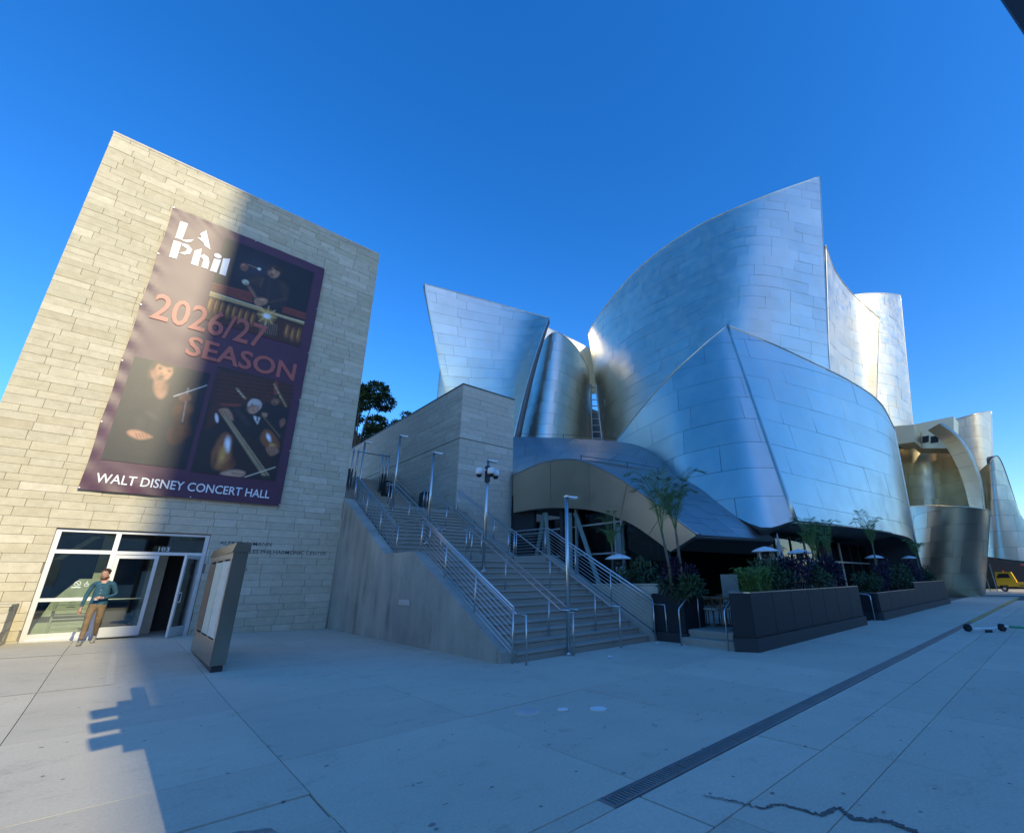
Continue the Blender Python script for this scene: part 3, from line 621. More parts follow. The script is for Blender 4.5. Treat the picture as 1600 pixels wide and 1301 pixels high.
ph1.poly((.05,.032,.026), [(2.123, 12.833), (2.455, 12.726), (2.47, 12.225), (2.289, 12.377)], 0.08, 1)
ph1.line((.10,.06,.05), (1.584, 12.682), (1.571, 12.325), 0.05, 0.05)
ph1.line((.035,.028,.03), (1.811, 12.737), (1.891, 11.899), 0.07, 0.05)
ph1.line((.07,.045,.035), (2.009, 11.837), (2.475, 12.197), 0.06, 0.05)
ph1.line((.16,.075,.05), (1.239, 12.163), (1.574, 11.741), 0.12, 0.04)
ph1.line((.30,.14,.08), (1.267, 12.12), (1.48, 11.851), 0.05, 0.04)
ph1.face((1.905, 13.155), 0.62, -0.25, -0.22, (.42,.22,.13), (.035,.02,.014), 1)
ph1.poly((.42,.22,.13), [(1.495, 11.649), (1.599, 11.833), (1.805, 11.905), (1.902, 11.835), (1.864, 11.686), (1.705, 11.518), (1.583, 11.503)], 0.04, 1)
ph1.line((.13,.055,.035), (1.576, 11.725), (1.583, 11.503), 0.018, 0.015)
ph1.line((.13,.055,.035), (1.645, 11.734), (1.648, 11.532), 0.018, 0.015)
ph1.line((.13,.055,.035), (1.715, 11.743), (1.714, 11.561), 0.018, 0.015)
ph1.line((.13,.055,.035), (1.785, 11.753), (1.779, 11.591), 0.018, 0.015)
ph1.blob((.60,.36,.22), (1.736, 11.816), 0.1, 0.06, 0, 0.8, 0.8, 0)
ph1.blob((.25,.11,.065), (0.955, 12.895), 0.15, 0.2, 0, 0.35, 1, 0)
ph1.line((.08,.035,.03), (0.878, 12.959), (1.009, 12.982), 0.016, 0.015)
ph1.line((.08,.035,.03), (0.89, 12.896), (1.02, 12.918), 0.016, 0.015)
ph1.line((.08,.035,.03), (0.901, 12.832), (1.032, 12.854), 0.016, 0.015)
ph1.line((.08,.035,.03), (0.913, 12.769), (1.043, 12.791), 0.016, 0.015)
ph1.blob((.42,.2,.12), (0.91, 12.965), 0.08, 0.08, 0, 0.8, 1, 0)
ph1.line((.45,.30,.12), (1.048, 13.062), (1.359, 13.05), 0.022, 0.015)
ph1.blob((.66,.64,.58), (1.41, 13.047), 0.075, 0.075, 0, 0.4, 1, 0)
ph1.blob((.50,.48,.36), (1.105, 12.292), 0.13, 0.13, 0, 0.3, 1, 0)
ph1.blob((.2,.19,.12), (1.139, 12.24), 0.08, 0.07, 0, 0.8, 0.8, 0)
ph1.blob((.75,.45,.10), (1.988, 11.213), 0.34, 0.36, 0, 1, 0.9, 0)
ph1.line((.85,.62,.25), (1.988, 11.213), (2.295, 11.259), 0.014, 0.03)
ph1.line((.85,.62,.25), (1.988, 11.213), (2.209, 10.954), 0.014, 0.03)
ph1.line((.85,.62,.25), (1.988, 11.213), (1.997, 10.806), 0.014, 0.03)
ph1.line((.85,.62,.25), (1.988, 11.213), (1.783, 10.895), 0.014, 0.03)
ph1.line((.85,.62,.25), (1.988, 11.213), (1.69, 11.168), 0.014, 0.03)
ph1.line((.85,.62,.25), (1.988, 11.213), (1.769, 11.47), 0.014, 0.03)
ph1.line((.85,.62,.25), (1.988, 11.213), (1.98, 11.626), 0.014, 0.03)
ph1.line((.85,.62,.25), (1.988, 11.213), (2.2, 11.54), 0.014, 0.03)
ph1.blob((.80,.88,.95), (1.99, 11.202), 0.17, 0.14, 0, 0.6, 1, 0)
ph1.blob((.004,.004,.008), (3.207, 13.625), 0.5, 0.6, 0, 1, 0.6, 0)
ph1.grain(1, .10); ph1.build()
ph2 = Print(-1.143, 0.797, 5.049, 8.407, (.012,.012,.018))
ph2.blob((.030,.024,.024), (-0.349, 6.779), 1.1, 1.6, 0, 0.9, 1, 0)
ph2.poly((.017,.016,.020), [(-0.665, 6.947), (-0.303, 7.236), (0.073, 7.194), (0.309, 6.687), (0.343, 5.89), (-0.05, 5.38), (-0.612, 5.466), (-0.773, 6.046), (-0.734, 6.634)], 0.1, 1)
ph2.poly((.34,.17,.10), [(-0.527, 7.749), (-0.27, 7.774), (-0.163, 7.44), (-0.255, 7.183), (-0.432, 7.339)], 0.05, 1)
ph2.blob((.14,.06,.04), (-0.239, 7.627), 0.14, 0.3, 0, 0.9, 0.7, 0)
ph2.face((-0.41, 8.126), 0.86, 0.2, -0.12, (.44,.21,.12), (.045,.028,.02), 1)
ph2.line((.05,.045,.045), (-0.429, 6.66), (-0.264, 6.55), 0.1, 0.08)
ph2.line((.04,.035,.04), (-0.576, 6.379), (-0.521, 5.813), 0.16, 0.12)
ph2.poly((.085,.030,.016), [(0.198, 7.227), (0.443, 7.239), (0.623, 7.022), (0.544, 6.742), (0.668, 6.411), (0.627, 6.046), (0.328, 5.788), (0.136, 6.095), (0.214, 6.512), (0.099, 6.891)], 0.06, 1)
ph2.blob((.20,.075,.03), (0.393, 7.017), 0.22, 0.25, 0, 1, 0.8, 0)
ph2.blob((.16,.06,.025), (0.488, 6.269), 0.26, 0.3, 0, 1, 0.8, 0)
ph2.blob((.015,.01,.01), (0.29, 6.327), 0.16, 0.6, 0.2, 1, 0.8, 0)
ph2.line((.02,.012,.01), (0.298, 7.864), (0.42, 6.508), 0.09, 0.03)
ph2.line((.28,.25,.22), (0.312, 7.734), (0.4, 6.555), 0.01, 0.015)
ph2.line((.28,.25,.22), (0.327, 7.738), (0.414, 6.558), 0.01, 0.015)
ph2.line((.28,.25,.22), (0.342, 7.743), (0.428, 6.561), 0.01, 0.015)
ph2.poly((.25,.11,.065), [(0.193, 7.435), (0.383, 7.541), (0.465, 7.361), (0.326, 7.25), (0.194, 7.299)], 0.04, 1)
ph2.line((.07,.03,.02), (0.218, 7.442), (0.254, 7.268), 0.016, 0.015)
ph2.line((.07,.03,.02), (0.269, 7.456), (0.301, 7.28), 0.016, 0.015)
ph2.line((.07,.03,.02), (0.32, 7.47), (0.348, 7.293), 0.016, 0.015)
ph2.line((.07,.03,.02), (0.371, 7.484), (0.395, 7.306), 0.016, 0.015)
ph2.poly((.44,.22,.13), [(-0.769, 5.999), (-0.575, 6.065), (-0.245, 5.966), (-0.209, 5.896), (-0.449, 5.795), (-0.701, 5.871)], 0.04, 1)
ph2.line((.15,.06,.04), (-0.588, 5.966), (-0.509, 5.84), 0.02, 0.015)
ph2.line((.15,.06,.04), (-0.517, 5.981), (-0.438, 5.854), 0.02, 0.015)
ph2.line((.15,.06,.04), (-0.445, 5.997), (-0.366, 5.869), 0.02, 0.015)
ph2.line((.15,.06,.04), (-0.373, 6.012), (-0.293, 5.884), 0.02, 0.015)
ph2.line((.55,.53,.50), (0.039, 7.361), (0.773, 7.966), 0.03, 0.015)
ph2.grain(2, .12); ph2.build()
ph3 = Print(0.940, 3.320, 4.994, 8.751, (.016,.012,.014))
ph3.poly((.075,.022,.016), [(0.941, 8.588), (3.401, 8.815), (3.407, 7.84), (1.037, 7.45)], 0.15, 0)
ph3.line((.022,.010,.010), (0.952, 8.422), (3.275, 8.654), 0.035, 0.03)
ph3.line((.022,.010,.010), (0.981, 8.273), (3.299, 8.501), 0.035, 0.03)
ph3.line((.022,.010,.010), (1.01, 8.125), (3.324, 8.349), 0.035, 0.03)
ph3.line((.022,.010,.010), (1.038, 7.978), (3.349, 8.198), 0.035, 0.03)
ph3.line((.022,.010,.010), (1.066, 7.831), (3.373, 8.047), 0.035, 0.03)
ph3.line((.022,.010,.010), (1.094, 7.684), (3.398, 7.897), 0.035, 0.03)
ph3.line((.24,.05,.035), (1.213, 7.388), (1.786, 7.503), 0.1, 0.04)
ph3.line((.30,.05,.04), (2.736, 8.677), (2.801, 8.097), 0.1, 0.04)
ph3.poly((.06,.018,.014), [(1.018, 7.337), (1.263, 7.455), (1.362, 6.83), (1.071, 6.447), (1.022, 6.698)], 0.05, 1)
ph3.poly((.012,.012,.018), [(2.498, 7.665), (2.68, 7.829), (3.123, 7.767), (3.325, 7.286), (3.097, 6.774), (2.705, 7.142)], 0.06, 1)
ph3.face((2.825, 7.955), 0.42, 0.25, -0.2, (.27,.12,.07), (.035,.02,.014), 1)
ph3.poly((.014,.012,.016), [(1.589, 7.292), (1.967, 7.472), (2.499, 7.264), (2.756, 6.983), (2.878, 6.28), (2.567, 6.111), (2.045, 6.334), (1.712, 6.857)], 0.05, 1)
ph3.line((.05,.035,.035), (1.737, 7.302), (2.159, 6.904), 0.1, 0.1)
ph3.face((2.224, 7.537), 0.58, 0.3, -0.25, (.44,.24,.15), (.50,.47,.44), 0)
ph3.poly((.60,.58,.55), [(2.261, 7.229), (2.478, 7.202), (2.44, 6.929), (2.311, 7.095)], 0.02, 0)
ph3.line((.02,.02,.02), (2.382, 7.208), (2.406, 7.072), 0.05, 0.02)
ph3.poly((.24,.085,.03), [(1.408, 5.433), (1.36, 5.781), (1.539, 6.442), (1.844, 6.266), (2.063, 5.542), (1.921, 5.184), (1.579, 5.168)], 0.05, 1)
ph3.blob((.55,.25,.07), (1.633, 5.625), 0.25, 0.55, -0.2, 0.9, 1, 0)
ph3.blob((.80,.86,.92), (1.724, 6.057), 0.13, 0.36, 0.15, 0.7, 1, 0)
ph3.blob((.62,.34,.08), (1.653, 5.731), 0.1, 0.4, 0, 0.8, 0.8, 0)
ph3.blob((.04,.014,.01), (1.485, 5.446), 0.1, 0.5, 0, 1, 0.8, 0)
ph3.blob((.05,.02,.012), (1.97, 5.475), 0.15, 0.35, 0, 1, 0.8, 0)
ph3.poly((.022,.013,.012), [(1.817, 6.181), (2.048, 6.551), (2.928, 6.124), (3.239, 5.519), (2.715, 5.278), (2.031, 5.485)], 0.06, 1)
ph3.poly((.24,.085,.03), [(2.598, 6.446), (2.707, 6.814), (2.994, 6.684), (3.228, 6.336), (3.157, 6.083), (2.831, 6.15)], 0.04, 1)
ph3.blob((.80,.86,.92), (2.858, 6.527), 0.09, 0.22, 0.5, 0.7, 1, 0)
ph3.blob((.62,.34,.08), (3.017, 6.279), 0.14, 0.1, 0, 0.8, 1, 0)
ph3.line((.03,.02,.016), (1.379, 7.13), (3.07, 5.038), 0.2, 0.03)
ph3.line((.55,.40,.20), (1.368, 7.057), (2.907, 5.147), 0.02, 0.015)
ph3.line((.66,.52,.30), (1.404, 7.066), (2.968, 5.156), 0.02, 0.015)
ph3.line((.45,.30,.14), (1.44, 7.075), (3.03, 5.165), 0.02, 0.015)
ph3.line((.60,.46,.24), (1.476, 7.083), (3.092, 5.174), 0.02, 0.015)
ph3.line((.025,.015,.012), (2.488, 7.33), (3.253, 6.55), 0.16, 0.03)
ph3.line((.30,.2,.1), (2.52, 7.303), (3.194, 6.623), 0.02, 0.015)
ph3.line((.40,.26,.12), (1.614, 8.083), (1.909, 7.795), 0.06, 0.03)
ph3.line((.40,.26,.12), (2.677, 8.575), (3.186, 7.831), 0.06, 0.03)
ph3.blob((.6,.5,.35), (1.672, 8.003), 0.035, 0.035, 0, 0.4, 1, 0)
ph3.blob((.6,.5,.35), (1.756, 7.93), 0.035, 0.035, 0, 0.4, 1, 0)
ph3.blob((.6,.5,.35), (1.84, 7.856), 0.035, 0.035, 0, 0.4, 1, 0)
ph3.blob((.6,.5,.35), (2.743, 8.438), 0.03, 0.03, 0, 0.4, 1, 0)
ph3.blob((.6,.5,.35), (2.846, 8.288), 0.03, 0.03, 0, 0.4, 1, 0)
ph3.blob((.6,.5,.35), (2.949, 8.137), 0.03, 0.03, 0, 0.4, 1, 0)
ph3.poly((.42,.22,.13), [(1.268, 7.211), (1.48, 7.303), (1.651, 7.115), (1.715, 6.912), (1.539, 6.99), (1.36, 7.055)], 0.035, 1)
ph3.line((.14,.06,.04), (1.352, 7.205), (1.334, 7.081), 0.018, 0.015)
ph3.line((.14,.06,.04), (1.426, 7.169), (1.41, 7.035), 0.018, 0.015)
ph3.line((.14,.06,.04), (1.5, 7.133), (1.485, 6.988), 0.018, 0.015)
ph3.line((.14,.06,.04), (1.574, 7.096), (1.561, 6.941), 0.018, 0.015)
ph3.blob((.70,.72,.76), (1.257, 6.901), 0.06, 0.2, 0.3, 0.4, 1, 0)
ph3.poly((.42,.22,.13), [(2.5, 7.39), (2.66, 7.406), (2.647, 7.265), (2.543, 7.275)], 0.03, 1)
ph3.poly((.25,.11,.065), [(3.091, 7.232), (3.217, 7.349), (3.273, 7.158), (3.156, 6.987)], 0.03, 1)
ph3.poly((.34,.16,.09), [(2.834, 6.134), (3.044, 6.256), (3.239, 6.126), (3.205, 5.997), (3.014, 5.886)], 0.035, 1)
ph3.line((.12,.05,.03), (2.922, 6.156), (2.977, 5.968), 0.018, 0.015)
ph3.line((.12,.05,.03), (3.003, 6.171), (3.058, 5.982), 0.018, 0.015)
ph3.line((.12,.05,.03), (3.084, 6.186), (3.139, 5.997), 0.018, 0.015)
ph3.poly((.50,.30,.19), [(1.735, 5.091), (2.078, 5.234), (2.368, 5.2), (2.363, 5.059), (2.167, 4.98), (1.771, 5.005)], 0.035, 1)
ph3.line((.2,.09,.05), (2.02, 5.097), (2.354, 5.11), 0.025, 0.015)
ph3.line((.62,.52,.38), (2.412, 5.025), (3.229, 5.496), 0.035, 0.015)
ph3.grain(3, .10); ph3.build()
text_obj('lettering','2026/27',BM['salmon'],((-1.10,18.50,9.76)[0],(2.11,18.50,10.53)[0],(1.74,18.50,9.82)[2],(1.96,18.50,10.80)[2]),BY-0.014-0.0015*8,ban,BL,0.012)
text_obj('lettering','SEASON',BM['salmon'],((0.00,18.50,8.92)[0],(3.28,18.50,9.44)[0],(3.20,18.50,8.87)[2],(3.25,18.50,9.59)[2]),BY-0.014-0.0015*8,ban,BL,0.02)
text_obj('lettering','WALT DISNEY CONCERT HALL',BM['white'],((-1.12,18.50,4.51)[0],(3.23,18.50,4.52)[0],(3.25,18.50,4.37)[2],(3.13,18.50,4.65)[2]),BY-0.014-0.0015*6,ban,BL,0.012)
m = MB()
for u in (0.006, 0.5, 0.994):
    for v in (0.004, 0.2, 0.4, 0.6, 0.8, 0.996):
        if u == 0.5 and 0.1 < v < 0.9: continue
        m.lathe((0, 0, 0), [(0.018, 0), (0.018, 0.008)], 8); n = 16
        m.v[-n:] = [(BX0+(BX1-BX0)*u+a, BY-0.03-c, BZ0+(BZ1-BZ0)*v+b) for a, b, c in m.v[-n:]]
m.build('grommets', MAT['alu'], ban, loc=BL)

# ================================================================= staircase
RISE, RUN1, RUN2, Y1, Y2 = 0.1655, 0.32, 0.33, 8.1, 14.4
SX0, SX1 = 6.28, 10.72
st = thing('staircase', 'wide concrete staircase climbing between the stone building and the tower', 'staircase', (8.5, 8.1, 0)); SL = -Vector(st.location)
def step_z(y):
    if y < Y1: return 0.0
    if y < Y1+13*RUN1: return RISE*(int((y-Y1)/RUN1)+1)
    if y < Y2: return RISE*14
    if y < Y2+13*RUN2: return RISE*14+RISE*(int((y-Y2)/RUN2)+1)
    if y < 22.7: return RISE*28
    return RISE*28+RISE*(int((y-22.7)/RUN2)+1)
def step_mb(x0, x1, y, run, z):      # a tread whose nosing overhangs the riser below it
    h = RISE; b = 0.008; e = y+run+0.06
    return MB().prism([(x0, q, w) for q, w in ((y, z+h-b), (y, z+h-0.045), (y+0.035, z+h-0.06), (y+0.035, z-0.03), (e, z-0.03), (e, z+h), (y+b, z+h))], (x1-x0, 0, 0))
for k in range(13):
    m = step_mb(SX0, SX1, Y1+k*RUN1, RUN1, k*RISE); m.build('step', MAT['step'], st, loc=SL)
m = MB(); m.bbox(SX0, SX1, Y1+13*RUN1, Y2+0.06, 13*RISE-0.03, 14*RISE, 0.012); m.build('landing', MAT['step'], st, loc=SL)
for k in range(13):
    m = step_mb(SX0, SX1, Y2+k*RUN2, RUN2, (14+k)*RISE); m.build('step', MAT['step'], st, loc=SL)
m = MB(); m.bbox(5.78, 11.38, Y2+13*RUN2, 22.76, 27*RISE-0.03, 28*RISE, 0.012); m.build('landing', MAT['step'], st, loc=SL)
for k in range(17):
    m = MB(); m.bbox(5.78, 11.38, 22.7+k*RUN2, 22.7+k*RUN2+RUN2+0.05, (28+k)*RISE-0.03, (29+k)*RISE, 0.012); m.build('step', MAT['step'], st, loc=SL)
m = MB(); m.box(5.78, 11.38, 22.7+17*RUN2, 44, 7.2, 46*RISE-0.003); m.build('landing', MAT['step'], st, loc=SL)
prof = [(8.18,-0.09),(8.18,0.20),(12.38,2.37),(14.32,2.40),(18.58,4.66),(18.58,-0.09)]
m = MB(); m.prism([(5.765+(18.58-y)*0.016, y, z) for y, z in prof], (0.36, 0, 0)); m.build('cheek_wall', MAT['cast'], st, loc=SL)
profr = [(8.0,-0.05),(8.0,0.12),(8.2,0.26),(12.3,2.40),(14.35,2.42),(18.7,4.68),(20.0,4.70),(20.0,-0.05)]
m = MB(); m.prism([(10.74, y, z) for y, z in profr], (0.30, 0, 0)); m.build('cheek_wall', MAT['step'], st, loc=SL)
m = MB(); m.prism([(11.2, y, z) for y, z in [(20.05,4.6),(22.5,4.6),(28.6,7.7),(34,7.8),(34,8.25),(28.4,8.2),(22.4,5.1),(20.05,5.05)]], (0.2, 0, 0)); m.build('stringer', MAT['cast'], st, loc=SL)
v = MB(); v.box(5.835, 5.862, 12.3, 12.95, 0.96, 1.10)
for k in range(6): v.box(5.825, 5.836, 12.33+k*0.1, 12.40+k*0.1, 0.98, 1.08)
v.build('vent_grille', MAT['alu'], st, loc=SL)

# ----------------------------------------------------------------- railings
def rpath(x, ys):
    return [Vector((x, y, z)) for y, z in ys]
def bar_rail(label, x, run, h, nb, spacing, end):
    t = thing('bar_railing', label, 'railing', (x, run[0][0], run[0][1]), 0, 'steel railings of the staircase'); l = -Vector(t.location)
    base = rpath(x, run)
    m = MB(); m.tube([p+Vector((0,0,h)) for p in base], 0.026, 8); m.build('top_rail', MAT['rail'], t, True, l)
    for k in range(nb):
        m = MB(); m.tube([p+Vector((0,0,0.10+(h-0.14)*k/(nb-0.3))) for p in base], 0.0085, 6); m.build('bar', MAT['rail'], t, True, l)
    m = MB(); m.tube([p+Vector((0.09 if end > 0 else -0.09,0,h-0.14)) for p in base], 0.02, 8)
    e = base[0]+Vector((0.09 if end > 0 else -0.09, 0, h-0.14)); m.tube([e, e+Vector((0,-0.32,0)), (e.x, e.y-0.34, 0.0)], 0.02, 8); m.build('handrail', MAT['rail'], t, True, l)
    D = [0]
    for a, b in zip(base, base[1:]): D.append(D[-1]+(b-a).length)
    n = max(2, round(D[-1]/spacing))
    for i in range(n+1):
        d = D[-1]*i/n; j = max(q for q in range(len(base)-1) if D[q] <= d+1e-6); p = base[j].lerp(base[j+1], (d-D[j])/(D[j+1]-D[j]))
        m = MB(); m.tube([p+Vector((0,0,-0.12)), p+Vector((0,0,h))], 0.021, 8); m.build('post', MAT['rail'], t, True, l)
    return t
bar_rail('long barred steel railing on the concrete cheek wall beside the stone building', 6.12, [(8.05,0.06),(12.42,2.33),(14.36,2.36),(18.55,4.60)], 0.98, 8, 1.55, 1)
bar_rail('long barred steel railing on the side of the stairs next to the restaurant', 10.87, [(8.0,0.06),(12.36,2.34),(14.36,2.38),(18.75,4.64)], 0.98, 8, 1.6, 1)
def hand_rail(label, xs, run, h, spacing, drop_end=True):
    t = thing('handrail', label, 'railing', (xs[0], run[0][0], run[0][1]), 0, 'steel handrails on the steps'); l = -Vector(t.location)
    for x in xs:
        base = rpath(x, run); m = MB(); pts = [p+Vector((0,0,h)) for p in base]
        pts = [pts[0]+Vector((0,-0.30,0))]+pts+[pts[-1]+Vector((0,0.30,0))]
        m.tube(pts, 0.021, 8); m.build('rail', MAT['rail'], t, True, l)
    xc = sum(xs)/len(xs); base = rpath(xc, run); tot = base[-1].y-base[0].y; n = max(2, round(tot/spacing))
    ys = [base[0].y-0.27]+[base[0].y+0.55+(tot-0.6)*i/(n-1) for i in range(n)]+[base[-1].y+0.27]
    for y in ys:
        z0 = step_z(y); f = min(1, max(0, (y-base[0].y)/tot)); z1 = base[0].z+(base[-1].z-base[0].z)*f+h
        m = MB(); m.tube([(xc, y, z0-0.02), (xc, y, z1-(0.06 if len(xs) > 1 else 0))], 0.019, 8); m.build('post', MAT['rail'], t, True, l)
        if len(xs) > 1:
            m = MB(); m.tube([(xs[0], y, z1-0.05), (xs[-1], y, z1-0.05)], 0.012, 6); m.build('bracket', MAT['rail'], t, True, l)
    return t
def fl1(z=0): return [(8.1, 0.05), (12.25, 2.25)]
def fl2(z=0): return [(14.4, 2.37), (18.7, 4.65)]
hand_rail('twin-tube steel handrail down the lower flight beside the lamp posts', (7.50, 7.76), fl1(), 0.88, 1.25)
hand_rail('single steel handrail down the lower flight, right of the lamp posts', (9.24,), fl1(), 0.88, 1.25)
hand_rail('twin-tube steel handrail on the upper flight beside the lamp posts', (7.50, 7.76), fl2(), 0.88, 1.25)
hand_rail('single steel handrail on the upper flight, right of the lamp posts', (9.24,), fl2(), 0.88, 1.25)
hand_rail('steel handrail on the topmost flight leading to the gate', (8.1,), [(22.7, 4.7), (28.2, 7.5)], 0.88, 1.2)

# ----------------------------------------------------------------- lamp posts
def lamp(y, z, h, label):
    t = thing('lamp_post', label, 'lamp post', (7.6, y, z), 0, 'slim lamp posts on the stairs')
    m = MB(); m.tube([(0,0,0.02),(0,0,h)], 0.045, 12); m.build('pole', MAT['rail'], t, True)
    m = MB(); m.lathe((0,0,0), [(0.10,0.0),(0.10,0.02),(0.06,0.035),(0.05,0.06)], 16); m.build('base_plate', MAT['rail'], t)
    hd = MB(); hd.prism([(-0.03,-0.055,h-0.01),(0.10,-0.065,h-0.02),(0.34,-0.05,h-0.005),(0.34,0.05,h-0.005),(0.10,0.065,h-0.02),(-0.03,0.055,h-0.01)], (0,0,0.045)); o = hd.build('lamp_head', MAT['alu'], t)
    ln = MB(); ln.box(0.07,0.30,-0.035,0.035,h-0.034,h-0.02); ln.build('lens', MAT['white'], o)
    return t
lamp(8.02-0.06, 0.0, 3.5, 'slim steel lamp post standing at the foot of the stairs')
cp = lamp(11.46, step_z(11.46), 3.28, 'slim steel lamp post carrying white security cameras')
lamp(15.1, step_z(15.1), 3.3, 'slim steel lamp post midway up, left of the camera post')
lamp(18.35, step_z(18.35), 3.25, 'tall slim lamp post before the dark side of the stone tower')
lamp(22.6, step_z(22.6), 3.6, 'farthest slim lamp post, by the edge of the stone building')
cc = thing('security_camera_cluster', 'cluster of white dome security cameras on the stair lamp post', 'camera', (7.6, 11.46, step_z(11.46)+2.75))
m = MB(); m.box(-0.06,0.06,-0.06,0.06,-0.15,0.35); m.tube([(0,0,0.40),(0,0,0.62)], 0.01, 6); m.build('bracket', MAT['darkmetal'], cc)
for dx, dy in ((-0.27, 0.05), (0.27, -0.05), (-0.02, -0.22)):
    m = MB(); m.tube([(0,0,0.22),(dx,dy,0.22)], 0.025, 6); m.build('arm', MAT['white'], cc)
    m = MB(); m.lathe((dx,dy,0), [(0.04,0.27),(0.10,0.25),(0.115,0.12),(0.10,0.06)], 14); o = m.build('housing', MAT['white'], cc, True)
    m = MB(); m.ball((dx,dy,0.06), (0.088,0.088,0.09), 12, 8); m.build('dome', MAT['black'], o, True)

# ----------------------------------------------------------------- gate, bins
gt = thing('steel_gate', 'tall steel gate frame at the top of the stairs', 'gate', (9.3, 26, step_z(26)))
for x in (-1.35, -1.1, -0.85, 0.55, 0.75, 0.95):
    m = MB(); m.tube([(x,0,0),(x,0,2.25)], 0.045, 8); m.build('post', MAT['rail'], gt, True)
m = MB(); m.tube([(-2.2,0,2.15),(0.95,0,2.15)], 0.035, 8); m.build('crossbar', MAT['rail'], gt, True)
m = MB(); m.box(0.62,0.88,-0.03,0.03,0.1,1.1); m.box(-1.3,-1.0,-0.03,0.03,0.1,1.1); m.build('gate_leaf', MAT['darkmetal'], gt)
def bin_(loc, label):
    t = thing('litter_bin', label, 'bin', loc, 0, 'dark litter bins on the stairs')
    m = MB(); m.lathe((0,0,0), [(0.24,0),(0.27,0.05),(0.28,0.75),(0.25,0.8)], 14); m.build('body', MAT['darkmetal'], t, True)
    m = MB(); m.lathe((0,0,0), [(0.27,0.8),(0.27,0.84),(0.12,0.95)], 14); m.build('lid', MAT['black'], t, True)
bin_((9.75, 19.9, RISE*28), 'dark litter bin on the upper landing beside the stone tower')
bin_((10.15, 25.6, step_z(25.6)), 'dark litter bin by the gate at the top of the stairs')

# ================================================================= stone tower beside the stairs
tw = thing('stone_tower', 'stone-clad tower and side wall rising right of the stairs', 'tower', (11.46, 20.0, 0)); TL = -Vector(tw.location)
TZ1 = 11.68
m = MB(); m.box(11.505, 14.90, 20.045, 46, -0.05, TZ1); m.build('core', MAT['joint'], tw, loc=TL)
clad(tw, (11.46, 20.0, 0), (1,0,0), (0,-1,0), 3.46, 2.0, 8.62, 110, 21, [0.30,0.32,0.28,0.24], (0.8, 1.9), mat='stone_grey')
clad(tw, (11.46, 20.0, 0), (1,0,0), (0,-1,0), 3.46, 8.66, TZ1, 80, 22, [0.30,0.32,0.28,0.24], (0.8, 1.9), mat='stone_grey')
clad(tw, (11.46, 46.0, 0), (0,-1,0), (-1,0,0), 25.94, 4.6, 8.62, 60, 23, [0.30,0.32,0.28,0.24], (0.7, 1.9), order=lambda q: -q[0], mat='stone_grey')
clad(tw, (11.46, 46.0, 0), (0,-1,0), (-1,0,0), 25.94, 8.66, TZ1, 50, 24, [0.30,0.32,0.28,0.24], (0.7, 1.9), order=lambda q: -q[0], mat='stone_grey')
m = MB(); m.box(11.43, 14.95, 19.97, 46, TZ1+0.003, TZ1+0.06); m.build('coping', MAT['darkmetal'], tw, loc=TL)

# ================================================================= steel directory kiosk
kz = gz(1.6, 12.5)-0.02
ki = thing('directory_kiosk', 'brushed steel poster kiosk with glazed panels before the entrance', 'kiosk', (1.66, 12.65, kz))
m = MB(); hx = 0.125
m.prism([(-hx,-1.52,0.10),(hx,-1.52,0.10),(hx,-1.52,2.12),(-hx,-1.52,2.12)], (0,0.12,0)); m.prism([(-hx,1.40,0.10),(hx,1.40,0.10),(hx,1.40,2.12),(-hx,1.40,2.12)], (0,0.12,0))
m.box(-hx,hx,-1.40,1.40,0.10,0.52); m.box(-hx,hx,-1.40,1.40,2.0,2.12); m.box(0.02,hx,-1.40,1.40,0.52,2.0); m.build('case', MAT['kiosk'], ki)
m = MB(); m.prism([(-hx-0.03,-1.56,2.12),(hx+0.02,-1.56,2.12),(hx+0.02,-1.56,2.30),(-hx+0.02,-1.56,2.30)], (0,3.12,0)); m.build('cap', MAT['kiosk'], ki)
m = MB(); m.box(-hx+0.04,hx-0.03,-1.48,1.48,-0.12,0.10); m.build('foot', MAT['darkmetal'], ki)
postr = []
for cols in (((0.13,0.09,0.08),(0.06,0.045,0.04)), ((0.55,0.58,0.50),(0.40,0.50,0.45)), ((0.62,0.64,0.60),(0.45,0.50,0.48))):
    pm, nt, b = newmat('poster'); setp(b, Roughness=0.5); nt.links.new(ramp(nt, noise(nt, 9, 6, 0.7), [(0.35, cols[0]), (0.6, cols[1])]), b.inputs['Base Color']); postr.append(pm)
for k in range(3):
    y0 = 1.36-0.92*(k+1)+0.04; y1 = 1.36-0.92*k-0.04
    m = MB(); m.box(-0.135,0.015,y0,y1,0.56,1.96); m.build('poster', postr[k], ki)
    m = MB(); m.box(-hx+0.003,-hx+0.008,y0,y1,0.54,1.98); m.build('pane', MAT['glass'], ki)
for k in range(4):
    y = 1.38-0.92*k; m = MB(); m.box(-hx-0.002,-hx+0.03,y-0.02,y+0.02,0.52,2.0); m.build('mullion', MAT['alu'], ki)

